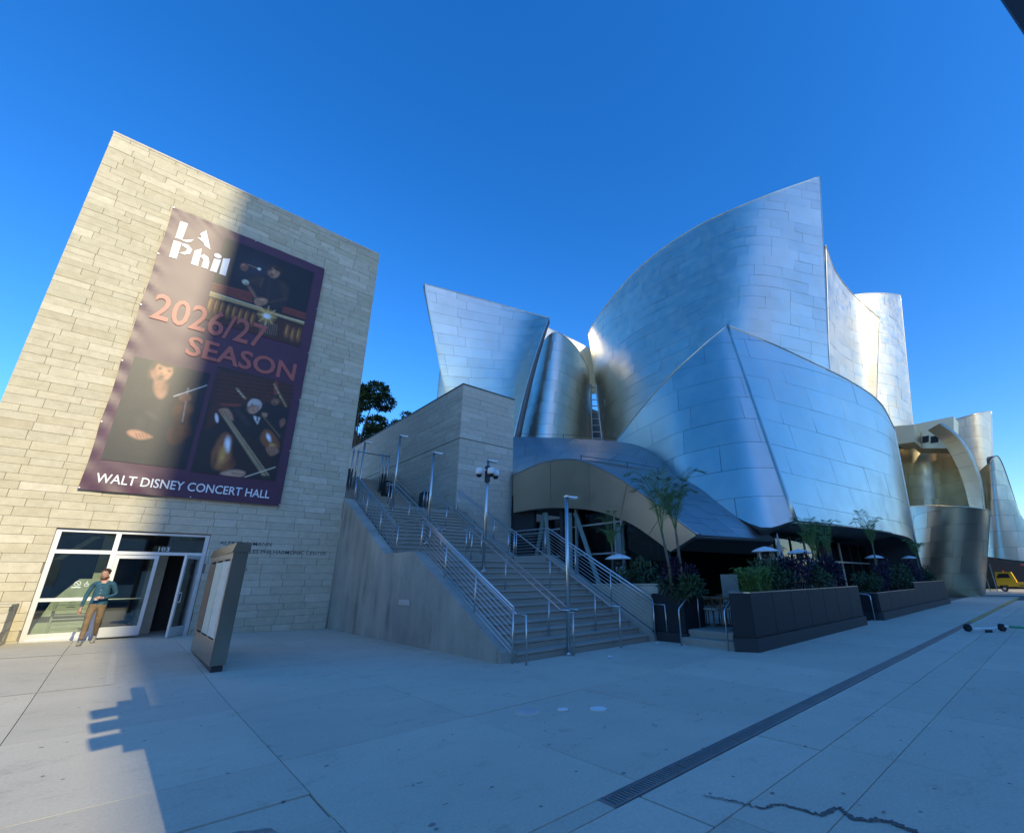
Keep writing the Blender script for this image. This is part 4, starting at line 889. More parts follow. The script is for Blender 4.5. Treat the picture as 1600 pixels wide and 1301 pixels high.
# ================================================================= steel shells of the concert hall
def panel_mesh(Q, mat, th=0.07):
    """Q[j][i]: (point, normal) grid -> a slightly proud sheet with returned edges"""
    nj, ni = len(Q), len(Q[0]); v = [q[0] for row in Q for q in row]; f = [(j*ni+i, j*ni+i+1, (j+1)*ni+i+1, (j+1)*ni+i) for j in range(nj-1) for i in range(ni-1)]
    ring = [i for i in range(ni)]+[j*ni+ni-1 for j in range(1, nj)]+[(nj-1)*ni+i for i in range(ni-2, -1, -1)]+[j*ni for j in range(nj-2, 0, -1)]
    flat = [q for row in Q for q in row]; b = len(v); nr = len(ring)
    v = v+[flat[i][0]-flat[i][1]*th for i in ring]+[]
    # edges get their own copies of the rim so the face keeps clean normals
    c = len(v); v = v+[flat[i][0] for i in ring]
    f += [(c+i, c+(i+1) % nr, b+(i+1) % nr, b+i) for i in range(nr)]
    me = bpy.data.meshes.new('panel'); me.from_pydata([tuple(p) for p in v], [], f); me.materials.append(mat)
    sm = [True]*((nj-1)*(ni-1))+[False]*nr; me.polygons.foreach_set('use_smooth', sm); me.update()
    return me
def shell(name, label, B, T, rowh, colw, mat, seed, out=(0,0,3), bulge=0.0, wob=0.006, gap=0.015, thick=0.5, limit=300, tilt=0.0, stack=False, rim=0.05, zoff=0.0):
    r = random.Random(seed); ref = Vector(out)
    b0, t0 = spl(B, 0.5), spl(T, 0.5)
    th = thing(name, label, 'steel wall', spl(B, 0.5)); l = -Vector(th.location)
    def rule(u, t):
        a, b = spl(B, u), spl(T, u); p = a.lerp(b, t)
        if bulge:
            e = spl(B, min(1, u+0.02))-spl(B, max(0, u-0.02)); n = Vector((e.y, -e.x, 0)).normalized()
            if n.dot(ref-p) < 0: n = -n
            p = p+n*bulge*4*t*(1-t)
        return p
    def nrm(u, t):
        du = rule(min(1, u+0.01), t)-rule(max(0, u-0.01), t); dt = rule(u, min(1, t+0.02))-rule(u, max(0, t-0.02)); n = du.cross(dt).normalized()
        return n
    sgn = 1 if nrm(0.5, 0.5).dot(ref-rule(0.5, 0.5)) > 0 else -1
    # skin with thickness
    NU, NT = 56, 10; sk = MB()
    for back in (0, 1):
        for j in range(NT+1):
            for i in range(NU+1):
                u, t = i/NU, j/NT; sk.v.append(tuple(rule(u, t)-nrm(u, t)*sgn*(0.10+back*thick)))
    W1 = NU+1; o = W1*(NT+1)
    for j in range(NT):
        for i in range(NU): q = (j*W1+i, j*W1+i+1, (j+1)*W1+i+1, (j+1)*W1+i); sk.f.append(q); sk.f.append(tuple(o+k for k in reversed(q)))
    rg = [i for i in range(W1)]+[j*W1+NU for j in range(1, NT+1)]+[NT*W1+i for i in range(NU-1, -1, -1)]+[j*W1 for j in range(NT-1, 0, -1)]
    sk.f += [(rg[i], o+rg[i], o+rg[(i+1) % len(rg)], rg[(i+1) % len(rg)]) for i in range(len(rg))]
    sk.build('skin', MAT['seam'], th, True, l)
    if rim:
        m = MB(); m.tube([rule(i/70, 1.0)+Vector((0,0,-rim*0.3)) for i in range(71)], rim, 6); m.build('top_trim', mat, th, True, l)
        for u in (0.0, 1.0):
            m = MB(); m.tube([rule(u, j/24) for j in range(25)], rim*0.8, 6); m.build('edge_trim', mat, th, True, l)
    N = 240; us = [i/N for i in range(N+1)]; zb = [rule(u, 0).z for u in us]; zt = [rule(u, 1).z for u in us]
    D = [0.0]
    for i in range(N): D.append(D[-1]+(rule(us[i+1], 0.55)-rule(us[i], 0.55)).length)
    Lm = D[-1]
    def u_at(d):
        d = max(0, min(Lm, d)); lo = 0
        import bisect
        k = min(N-1, max(0, bisect.bisect_right(D, d)-1)); return us[k]+(us[k+1]-us[k])*(d-D[k])/max(1e-9, D[k+1]-D[k])
    def zlo(u): return rule(u, 0).z
    def zhi(u): return rule(u, 1).z
    def pt(u, z):
        a, b = zlo(u), zhi(u); t = max(0, min(1, (z-a)/(b-a) if b > a else 0)); return rule(u, t), nrm(u, t)*sgn
    cells = []; z = min(zb)+zoff; row = 0
    while z < max(zt):
        d = -r.uniform(0, colw) if not stack else -(colw/2 if row % 2 else 0.0)
        while d < Lm:
            w = colw*(r.uniform(0.75, 1.3) if not stack else 1.0); a, b = max(0, d), min(Lm, d+w); d += w
            if b-a < 0.12: continue
            cells.append((a, b, z, z+rowh))
        z += rowh; row += 1
    made = []
    for (a, b, z0, z1) in cells:
        n = max(3, min(14, int((b-a)/0.4)+2)); Q = [[], [], []]; ok = 0; g2 = gap/2
        j = [r.uniform(-wob, wob) for _ in range(4)]
        for i in range(n+1):
            f = i/n; u = u_at(a+g2+(b-a-gap)*f); dz = tilt*f*(b-a)
            lo, hi = zlo(u), zhi(u); p0 = max(z0+g2, lo); p1 = min(z1-g2, hi-0.01)
            if p1-p0 > 0.02: ok += 1
            else:
                mid = min(max((p0+p1)/2, lo), hi); p0 = p1 = mid
            for q in range(3):
                p, nn = pt(u, p0+(p1-p0)*q/2); s = q/2; off = (j[0]*(1-f)+j[1]*f)*(1-s)+(j[2]*(1-f)+j[3]*f)*s
                Q[q].append((p+nn*off, nn))
        if ok < 2: continue
        # drop empty columns at the ends
        keep = [i for i in range(n+1) if (Q[2][i][0]-Q[0][i][0]).length > 0.015]; i0, i1 = max(0, min(keep)-1), min(n, max(keep)+1)
        Q = [row[i0:i1+1] for row in Q]
        if sgn*((Q[0][1][0]-Q[0][0][0]).cross(Q[2][0][0]-Q[0][0][0]+Q[2][1][0]-Q[0][1][0])).dot(Q[0][0][1])*sgn < 0: Q = [list(reversed(row)) for row in Q]
        made.append(((Q[1][0][0]-Vector((0,0,1.6))).length, Q))
    made.sort(key=lambda q: q[0])
    rest = []
    for k, (_, Q) in enumerate(made):
        me = panel_mesh(Q, mat)
        if k < limit: obj('panel', me, th, l)
        else: rest.append(me)
    if rest:
        m = MB(); sm = []
        for me in rest:
            m.add([v.co[:] for v in me.vertices], [tuple(p.vertices) for p in me.polygons]); sm += [p.use_smooth for p in me.polygons]; bpy.data.meshes.remove(me)
        o2 = m.build('panels_beyond', mat, th, False, l); o2.data.polygons.foreach_set('use_smooth', sm); tag(o2, kind='stuff')
    return th
def patch(name, label, C1, C2, nu, nv, mat, seed, cat='roof', up=(0,0,50), thick=0.12, wob=0.004, gap=0.02, piece='panel', skin='seam'):
    """panelled surface ruled between two curves"""
    r = random.Random(seed); ref = Vector(up)
    f = lambda u, v: spl(C1, u).lerp(spl(C2, u), v)
    def nr(u, v):
        return (f(min(1,u+.01),v)-f(max(0,u-.01),v)).cross(f(u,min(1,v+.02))-f(u,max(0,v-.02))).normalized()
    s = 1 if nr(.5,.5).dot(ref-f(.5,.5)) > 0 else -1
    th = thing(name, label, cat, f(0.5, 0)); l = -Vector(th.location); sk = MB(); NU, NV = 40, 8
    for back in (0, 1):
        for j in range(NV+1):
            for i in range(NU+1): sk.v.append(tuple(f(i/NU, j/NV)-nr(i/NU, j/NV)*s*(0.06+back*thick)))
    W1 = NU+1; o = W1*(NV+1)
    for j in range(NV):
        for i in range(NU): q = (j*W1+i, j*W1+i+1, (j+1)*W1+i+1, (j+1)*W1+i); sk.f += [q, tuple(o+k for k in reversed(q))]
    rg = [i for i in range(W1)]+[j*W1+NU for j in range(1, NV+1)]+[NV*W1+i for i in range(NU-1, -1, -1)]+[j*W1 for j in range(NV-1, 0, -1)]
    sk.f += [(rg[i], o+rg[i], o+rg[(i+1) % len(rg)], rg[(i+1) % len(rg)]) for i in range(len(rg))]
    sk.build('skin', MAT[skin], th, True, l)
    for j in range(nv):
        sh_ = 0.5*(j % 2) if nv > 1 else 0
        for i in range(nu+(1 if sh_ else 0)):
            u0, u1 = max(0, (i-sh_)/nu), min(1, (i+1-sh_)/nu)
            if u1-u0 < 0.01: continue
            Lu = (f(u1,.5)-f(u0,.5)).length; Lv = (f(.5*(u0+u1),(j+1)/nv)-f(.5*(u0+u1),j/nv)).length; eu = gap/max(.05,Lu)*(u1-u0)*.5; ev = gap/max(.05,Lv)/nv*.5
            jj = [r.uniform(-wob, wob) for _ in range(4)]; Q = []
            for b in range(4):
                Q.append([])
                for a in range(6):
                    u = u0+eu+(u1-u0-2*eu)*a/5; v = (j/nv)+ev+(1/nv-2*ev)*b/3; n = nr(u, v)*s; w = (jj[0]*(1-a/5)+jj[1]*a/5)*(1-b/3)+(jj[2]*(1-a/5)+jj[3]*a/5)*b/3
                    Q[-1].append((f(u, v)+n*w, n))
            if s < 0: Q = [list(reversed(q)) for q in Q]
            obj(piece, panel_mesh(Q, mat), th, l)
    return th
shell('steel_sail', 'pointed left-hand steel sail rising behind the stone tower',
    [(19.09,33.50,12.41), (20.09,31.60,12.19), (20.70,29.20,11.78), (20.09,27.00,11.71)], [(14.76,34.00,27.44), (19.52,32.60,27.41), (24.01,30.80,27.00), (25.31,28.60,25.78)], 1.0, 2.6, MAT['steel'], 31, bulge=0.25, wob=0.011)
shell('steel_fin', 'narrow grey steel fin left of the pointed sail, behind the tower wall',
    [(18.94,38.00,16.57), (20.10,37.00,16.57), (21.12,36.00,16.54)], [(19.08,38.00,23.08), (19.24,37.00,20.37), (21.01,36.00,18.18)], 1.6, 2.0, MAT['steel'], 32, limit=60)
shell('steel_cone', 'rounded steel cone with a slanted top, between the sail and the largest sail',
    [(23.75,32.00,12.96), (22.53,29.00,12.08), (23.31,27.00,11.79), (25.86,27.00,12.27), (29.67,28.60,13.33), (35.58,33.00,15.38)], [(27.73,33.00,24.76), (25.87,30.00,24.04), (26.13,28.40,24.38), (28.57,28.40,23.80), (31.97,30.00,23.23), (36.70,34.00,23.87)], 1.15, 2.4, MAT['steel'], 33, wob=0.010)
shell('steel_parapet', 'pale steel wall seen behind the rounded cone',
    [(31.73,37.00,20.16), (36.11,37.00,22.53), (40.78,36.00,24.83)], [(31.69,37.00,31.34), (36.31,37.00,31.32), (40.83,36.00,30.28)], 2.0, 4.0, MAT['steel'], 34, limit=80)
shell('steel_sail', 'largest steel sail, its tall pointed tip highest of the hall',
    [(45.16,38.00,18.26), (34.31,30.00,14.50), (28.77,23.50,12.06), (26.53,18.00,10.45), (26.35,12.60,9.67), (35.09,8.90,12.48)],
    [(41.97,38.00,33.19), (32.68,30.00,27.99), (31.36,23.00,30.48), (32.33,17.20,32.51), (33.80,11.40,33.06), (40.64,7.00,37.60)], 1.12, 3.0, MAT['steel'], 35, wob=0.013)
shell('curved_steel_wall', 'sunlit concave steel wall right of the tall pointed tip',
    [(43.00,11.33,12.66), (47.00,11.08,13.40), (50.50,10.56,13.97), (52.00,9.92,14.12)], [(42.50,8.23,31.42), (46.00,8.61,30.38), (50.00,8.27,29.30), (52.00,6.99,26.92)], 1.15, 2.0, MAT['steel_bright'], 36, wob=0.014)
shell('curved_steel_wall', 'bright sunlit steel drum with a flat top at the far right',
    [(52.50,10.57,13.69), (54.20,9.57,13.79), (56.50,8.63,14.02), (60.00,8.06,14.55)], [(51.00,8.59,30.01), (53.00,7.42,30.59), (55.80,6.31,31.33), (60.00,5.57,32.67)], 1.15, 2.0, MAT['steel_bright'], 37, wob=0.014)
Dt, Db = (24.93,11.00,16.78), (20.83,7.50,3.87)
shell('curved_steel_wall', 'broad low curved steel wall bulging over the planters',
    [Db, (25.00,7.34,4.01), (30.00,6.94,4.04), (33.80,6.56,3.94), (37.00,6.51,3.87), (42.00,7.07,3.70)],
    [Dt, (27.00,9.31,15.56), (30.00,8.03,14.74), (34.00,7.03,14.24), (38.00,6.43,13.60), (42.50,6.67,12.67)], 1.55, 3.8, MAT['steel_blue'], 38, gap=0.017, wob=0.009, rim=0.06, zoff=-0.5)
shell('curved_steel_wall', 'blue-grey folded steel wall above the canopy, left of the sharp corner',
    [(23.75,20.00,10.13), (22.55,16.20,8.82), (20.68,13.00,6.43), (19.95,11.30,5.34), (19.46,8.60,3.63), (Db[0]-0.02,Db[1]+0.03,Db[2])],
    [(24.09,20.00,10.91), (22.92,16.80,12.17), (22.55,13.90,13.64), (23.31,12.30,15.02), (24.11,11.40,16.03), (Dt[0]-0.03,Dt[1]+0.02,Dt[2])], 1.45, 3.8, MAT['steel_blue'], 39, gap=0.017, out=(0,8,3), rim=0.06)
# canopy over the restaurant
ft = [(14.60,19.49,7.01), (14.60,16.91,7.24), (14.60,14.60,6.92), (14.60,12.64,5.99), (14.60,10.99,4.88), (14.60,9.67,3.85), (14.60,8.61,3.02)]
fb = [(14.60,19.41,4.95), (14.60,16.90,4.90), (14.60,14.46,4.59), (14.60,12.93,4.22), (14.60,11.58,3.67), (14.60,10.54,3.02), (14.60,9.81,2.49)]
patch('canopy_fascia', 'arched beige metal fascia over the restaurant entrance', fb, ft, 5, 1, MAT['fascia'], 41, 'canopy', (0,12,4), 0.25)
patch('canopy_roof', 'sloping dark steel canopy roof pointing down over the patio',
    [(14.62,14.62,6.93), (14.62,12.66,5.99), (14.62,11.01,4.89), (14.62,9.68,3.85), (14.62,8.62,3.02)],
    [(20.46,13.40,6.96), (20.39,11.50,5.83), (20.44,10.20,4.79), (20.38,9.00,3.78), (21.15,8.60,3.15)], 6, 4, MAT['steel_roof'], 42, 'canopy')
patch('canopy_roof', 'upper blue steel roof slope between the tower and the folded wall',
    [(14.60,19.60,7.03), (14.85,17.20,7.30), (14.95,14.95,7.05), (17.30,13.90,6.94), (20.79,13.20,6.76)],
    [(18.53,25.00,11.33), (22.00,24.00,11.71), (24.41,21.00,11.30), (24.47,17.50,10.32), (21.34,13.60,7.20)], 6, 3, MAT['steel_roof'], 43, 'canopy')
cf = [o for o in COL.objects if o.name.startswith('canopy_fascia')][0]; m = MB(); m.tube([spl(ft, i/50)+Vector((0.02,0,0.0)) for i in range(51)], 0.055, 6); m.build('edge_trim', MAT['steel_roof'], cf, True, -Vector(cf.location))
dr_ = [o for o in COL.objects if o.get('label') == 'broad low curved steel wall bulging over the planters'][0]; m = MB(); m.tube([Vector(Db).lerp(Vector(Dt), i/12) for i in range(13)], 0.10, 8); m.build('corner_trim', MAT['steel_blue'], dr_, True, -Vector(dr_.location))
wr = thing('roof_cable_rail', 'thin safety cable on short posts along the canopy roof', 'cable rail', (14.70,14.48,6.98)); wl = -Vector(wr.location)
c1 = [Vector((14.75,14.40,7.09)), Vector((17.31,13.70,7.07)), Vector((19.34,13.30,7.01))]
m = MB(); m.tube(c1, 0.012, 5); m.build('cable', MAT['darkmetal'], wr, loc=wl)
for p in c1: m = MB(); m.tube([p-Vector((0,0,0.25)), p+Vector((0,0,0.04))], 0.02, 6); m.build('post', MAT['darkmetal'], wr, loc=wl)
wr = thing('roof_cable_rail', 'thin safety cable on short posts along the upper roof edge below the cone', 'cable rail', (19.22,25.00,11.67)); wl = -Vector(wr.location)
c1 = [Vector((19.07,24.80,11.64)), Vector((22.48,23.80,12.02)), Vector((24.30,21.20,11.57)), Vector((24.71,19.20,11.04))]
m = MB(); m.tube(c1, 0.014, 5); m.build('cable', MAT['darkmetal'], wr, loc=wl)
for p in c1: m = MB(); m.tube([p-Vector((0,0,0.35)), p+Vector((0,0,0.06))], 0.025, 6); m.build('post', MAT['darkmetal'], wr, loc=wl)
# roof ladder in the slot between the cone and the largest sail
ld_ = thing('roof_ladder', 'dark steel ladder in the slot between the cone and the largest sail', 'ladder', (31.95,29.00,14.51)); ll = -Vector(ld_.location)
a0, a1, b0, b1 = Vector((33.56,31.00,21.93)), Vector((33.55,31.00,15.28)), Vector((33.30,30.00,21.52)), Vector((33.95,30.00,15.13))
for p, q in ((a0, a1), (b0, b1)):
    m = MB(); m.tube([p, q], 0.09, 6); m.build('stile', MAT['steel_roof'], ld_, loc=ll)
for k in range(9): m = MB(); m.tube([a0.lerp(a1, (k+.5)/9), b0.lerp(b1, (k+.5)/9)], 0.05, 6); m.build('rung', MAT['alu'], ld_, loc=ll)
# low hall wall behind everything, closes the slots between the shells
bw = thing('hall_core', 'dark hall wall in the slots behind the steel shells', 'building', (32, 40, 0))
m = MB(); m.box(-7, 22, -1, 9, 0, 23.5); m.build('core', MAT['seam'], bw)

# far cluster of shells at the right
shell('steel_drum', 'gold-tinged steel drum meeting the pavement beyond the far planter',
    [(50.00,10.71,-0.63), (46.50,9.04,-0.35), (45.50,7.45,-0.28), (46.00,5.98,-0.17), (48.00,5.07,-0.04), (52.00,5.09,0.03)],
    [(52.00,9.00,7.56), (47.00,7.13,6.98), (45.00,5.46,6.59), (44.80,3.99,6.30), (46.50,3.17,6.22), (51.00,3.18,6.42)], 1.15, 2.6, MAT['steel_reflect_tint'], 51, wob=0.008)
shell('curved_steel_wall', 'beige concave steel wall inside the far steel arc',
    [(56.00,10.61,7.23), (60.00,9.86,7.48), (61.00,7.89,7.35), (59.00,5.92,6.99), (56.00,4.39,6.59)], [(55.00,8.79,15.97), (60.00,8.24,15.32), (61.50,6.72,15.41), (60.00,4.85,14.41), (57.00,3.72,10.24)], 1.3, 2.8, MAT['steel_reflect_tint'], 52, wob=0.01)
patch('steel_arc', 'curved steel arc band framing the far beige wall',
    [(54.50,6.02,14.90), (54.20,5.17,13.47), (54.00,4.68,11.35), (54.00,4.54,9.19), (54.00,4.63,6.90)], [(53.50,4.89,15.10), (53.20,3.93,13.42), (53.00,3.46,11.31), (53.00,3.39,9.05), (53.00,3.71,6.60)], 7, 1, MAT['steel_reflect_tint'], 53, 'steel wall', (0,0,2), 0.25, skin='steel_reflect_tint')
shell('curved_steel_wall', 'bright pale steel panel at the top of the far cluster',
    [(65.00,6.87,10.80), (65.00,5.19,9.85), (66.00,3.85,9.78), (70.00,3.62,10.21)], [(64.00,6.48,17.53), (64.00,4.14,17.90), (65.00,2.44,18.27), (70.00,1.57,19.50)], 1.2, 2.6, MAT['steel_bright'], 54)
shell('curved_steel_wall', 'dark shaded steel wall at the far right edge',
    [(56.00,5.19,3.14), (52.00,3.98,2.90), (52.00,2.89,2.66), (54.00,0.86,2.33)], [(57.00,3.50,10.63), (54.00,2.47,10.81), (55.00,1.72,11.30), (57.00,1.71,6.73)], 1.3, 2.8, MAT['steel_reflect_tint'], 55)
blk = thing('steel_roof_block', 'small steel roof block with a ribbon of three dark windows', 'roof block', (57.00,7.62,14.58)); bl = -Vector(blk.location)
def quadbox(m, pix, d): m.prism(pix, d)
m = MB(); m.prism([(53.50,8.52,15.71), (53.50,6.79,15.46), (53.50,7.10,13.77), (53.50,8.49,13.83)], (3,0,0)); m.build('parapet', MAT['steel_reflect_tint'], blk, loc=bl)
m = MB(); m.prism([(57.00,7.23,16.37), (57.00,4.01,16.41), (57.00,4.72,13.27), (57.00,7.76,13.93)], (3,0,0)); m.build('upper_wall', MAT['steel_reflect_tint'], blk, loc=bl)
m = MB(); m.prism([(56.90,7.44,15.07), (56.90,6.95,15.10), (56.90,7.10,14.44), (56.90,7.58,14.42)], (0.3,0,0)); m.build('window', MAT['black'], blk, loc=bl)
m = MB(); m.prism([(56.90,6.83,14.93), (56.90,6.30,14.94), (56.90,6.45,14.30), (56.90,6.97,14.28)], (0.3,0,0)); m.build('window', MAT['black'], blk, loc=bl)
m = MB(); m.prism([(56.90,6.18,14.78), (56.90,5.57,14.77), (56.90,5.71,14.13), (56.90,6.33,14.13)], (0.3,0,0)); m.build('window', MAT['black'], blk, loc=bl)

# ================================================================= across the street (seen in the steel, and casting the long shade)
twr = thing('office_tower', 'tall pale office tower across the street, mirrored in the steel', 'building', (24, -102.5, 0))
pale = plain('tower_cladding', (0.50,0.47,0.42), 0.6); win = plain('tower_glass', (0.10,0.13,0.16), 0.08, 0.3)
m = MB(); m.box(-20.85, 20.4, -7.5, 7.5, 0, 102); m.build('body', win, twr)
for k in range(30):
    m = MB(); m.box(-20.87, 20.42, 7.5, 7.75, k*3.4+0.2, k*3.4+1.5); m.build('spandrel', pale, twr)
for k in range(9):
    m = MB(); m.box(-20.85+k*5.0, -20.05+k*5.0, 7.76, 8.1, 0, 101); m.build('pier', pale, twr)
o2 = thing('office_block', 'lower pale office block beside the tower across the street', 'building', (53, -102.5, 0))
m = MB(); m.box(-8.5, 9.6, -7.5, 7.5, 0, 73); m.build('body', win, o2)
for k in range(20):
    m = MB(); m.box(-8.4, 9.65, 7.5, 7.75, k*3.35+0.2, k*3.35+1.8); m.build('spandrel', pale, o2)
for nm, lb, x0, x1, h, y in (('low_building', 'low pale building straight across the street, mirrored in the doors', -21.5, 21.5, 10.5, -34), ('low_building', 'low sandstone building across the street, left of the sunlight gap', -90, -22, 16, -34), ('low_building', 'low concrete building across the street, right of the office tower', 22, 120, 13, -34)):
    t = thing(nm, lb, 'building', ((x0+x1)/2, y, 0)); w = (x1-x0)/2
    m = MB(); m.box(-w, w, -14, 4, 0, h); m.build('wall', pale, t)
    for k in range(int(w*2/6)):
        for zz in (1.5, 6.2):
            m = MB(); m.box(-w+1.5+k*6, -w+5+k*6, 4.0, 4.05, zz, zz+2.8); m.build('window', win, t)
ts = thing('traffic_signal', 'dark traffic signal whose backplate pokes into the upper right corner', 'traffic light', (0.80, -0.6, 0.0))
m = MB(); m.tube([(0,0,0),(0,0,6.2)], [0.11,0.08], 12); m.tube([(0,-0.02,4.2),(0.2,-0.3,4.5),(2.7,-0.35,4.8)], 0.045, 8); m.build('pole', MAT['darkmetal'], ts, True)
m = MB(); m.box(0.09, 0.98, -0.012, 0.012, 2.3, 5.35); m.tube([(0,0,5.33),(0.98,0,5.33)], 0.02, 6); m.tube([(0,0,2.32),(0.98,0,2.32)], 0.02, 6); m.build('added_shade_panel', MAT['planter'], ts)  # unseen panel added beside the pole to shade the paving
m = MB(); m.box(-0.24,-0.02,-0.16,0.16,4.24,5.62); o = m.build('signal_head', MAT['black'], ts)
for k in range(3):
    m = MB(); m.tube([(-0.24,0,4.50+k*0.43),(-0.48,0,4.47+k*0.43)], [0.14,0.145], 12); m.build('visor', MAT['black'], o)
m = MB(); A, B = Vector((3.40,-0.61,5.13)), Vector((3.40,-0.63,4.76)); D_ = (A-B); m.prism([A+D_*2.2, B-D_*0.6, (3.4,-1.25,B.z-0.3), (3.4,-1.25,A.z+1.0)], (0.04,0,0)); m.v = [(a-0.80, b+0.6, c) for a, b, c in m.v]; m.build('backplate', MAT['black'], ts)

# ================================================================= restaurant under the canopy
rs = thing('restaurant_front', 'dark glazed restaurant front tucked under the steel canopy', 'storefront', (15.2, 9, 0)); rl = -Vector(rs.location)
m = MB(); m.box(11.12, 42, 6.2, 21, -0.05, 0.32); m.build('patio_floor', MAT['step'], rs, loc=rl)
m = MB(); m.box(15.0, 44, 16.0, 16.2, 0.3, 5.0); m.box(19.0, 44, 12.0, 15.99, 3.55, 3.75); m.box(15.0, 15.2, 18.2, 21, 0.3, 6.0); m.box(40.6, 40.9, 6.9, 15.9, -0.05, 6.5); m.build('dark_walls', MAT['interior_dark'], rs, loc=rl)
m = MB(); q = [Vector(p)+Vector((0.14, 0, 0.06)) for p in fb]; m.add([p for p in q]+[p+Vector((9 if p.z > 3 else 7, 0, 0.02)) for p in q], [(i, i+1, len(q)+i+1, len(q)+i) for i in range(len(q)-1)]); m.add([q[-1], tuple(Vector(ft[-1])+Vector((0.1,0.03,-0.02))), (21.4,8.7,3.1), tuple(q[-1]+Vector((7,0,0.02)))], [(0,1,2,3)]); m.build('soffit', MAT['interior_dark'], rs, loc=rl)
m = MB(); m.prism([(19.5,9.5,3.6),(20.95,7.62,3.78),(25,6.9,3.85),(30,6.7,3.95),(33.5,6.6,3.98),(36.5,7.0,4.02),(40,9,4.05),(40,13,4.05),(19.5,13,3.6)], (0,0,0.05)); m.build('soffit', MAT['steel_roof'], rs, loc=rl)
for y0, y1 in ((12.9,15.2),(15.28,17.55),(17.63,19.3),(10.2,12.82)):
    m = MB(); m.box(15.19,15.205,y0,y1,0.4,4.4); m.build('pane', MAT['glass_dark'], rs, loc=rl)
for y in (12.86, 15.24, 17.59, 12.5):
    m = MB(); m.box(15.12,15.26,y-0.045,y+0.045,0.3,4.75); m.build('mullion', MAT['alu'], rs, loc=rl)
for z in (3.90, 2.62, 0.42):
    m = MB(); m.box(15.13,15.25,12.4,17.6,z-0.035,z+0.035); m.build('transom', MAT['alu'], rs, loc=rl)
for a, b in (((14.97,15.1,4.5),(14.97,13.3,0.35)), ((14.97,15.45,4.55),(14.97,15.45,0.35)), ((14.97,17.3,4.75),(14.97,18.6,0.35)), ((14.97,12.55,3.75),(14.97,12.5,0.35)), ((14.97,17.2,4.75),(14.97,16.7,0.35))):
    m = MB(); m.tube([a, b], 0.13, 4); m.build('column', MAT['greencol'], rs, loc=rl)
for k in range(9):
    x0 = 21.5+k*1.95; m = MB(); m.box(x0+0.04, x0+1.91, 9.62, 9.64, 0.4, 3.55); m.build('pane', MAT['glass_dark'], rs, loc=rl)
    m = MB(); m.box(x0-0.04, x0+0.04, 9.57, 9.69, 0.3, 3.6); m.build('mullion', MAT['alu' if k % 3 == 0 else 'darkmetal'], rs, loc=rl)
m = MB(); m.box(21.4, 39.2, 9.56, 9.70, 2.35, 2.43); m.build('transom', MAT['alu'], rs, loc=rl)
m = MB(); m.prism([(26.0,10.4,0.3),(26.3,10.4,0.3),(27.4,10.4,3.5),(27.1,10.4,3.5)], (0,0.3,0)); m.prism([(30.0,10.4,0.3),(30.3,10.4,0.3),(31.4,10.4,3.5),(31.1,10.4,3.5)], (0,0.3,0)); m.build('column', MAT['greencol'], rs, loc=rl)
lw = thing('low_concrete_wall', 'low pale concrete wall between the stair railing and dark pot', 'wall', (11.15, 8.7, 0))
m = MB(); m.bbox(-0.08, 0.12, -0.75, 3.4, -0.05, 1.40, 0.015); m.build('wall', MAT['concrete_pale'], lw)
m = MB(); m.box(-0.10, 0.14, -0.77, 3.42, 1.402, 1.44); m.build('cap', MAT['concrete_pale'], lw)
ps = thing('patio_steps', 'short flight of concrete steps up to the dining patio', 'steps', (10.95, 6.4, 0))
for k in range(2):
    m = MB(); m.bbox(-0.2+0.33*k, 0.25+0.33*k, -0.72, 0.7, -0.04+0.16*k, 0.16+0.16*k-(0.002 if k else 0), 0.012); m.build('step', MAT['step'], ps)
for y, lb in ((6.98, 'bent steel handrail beside the dark pot at the patio steps'), (5.74, 'bent steel handrail against the planter end at the patio steps')):
    t = thing('step_handrail', lb, 'railing', (10.55, y, 0), 0, 'bent handrails at the patio steps')
    m = MB(); m.tube([(0,0,0),(0,0,0.80),(0.03,0,0.86),(0.62,0,1.20),(0.70,0,1.22),(1.15,0,1.22)], 0.021, 8); m.build('tube', MAT['rail'], t, True)
    m = MB(); m.tube([(0.92,0,0.3),(0.92,0,1.21)], 0.018, 8); m.build('post', MAT['rail'], t, True)

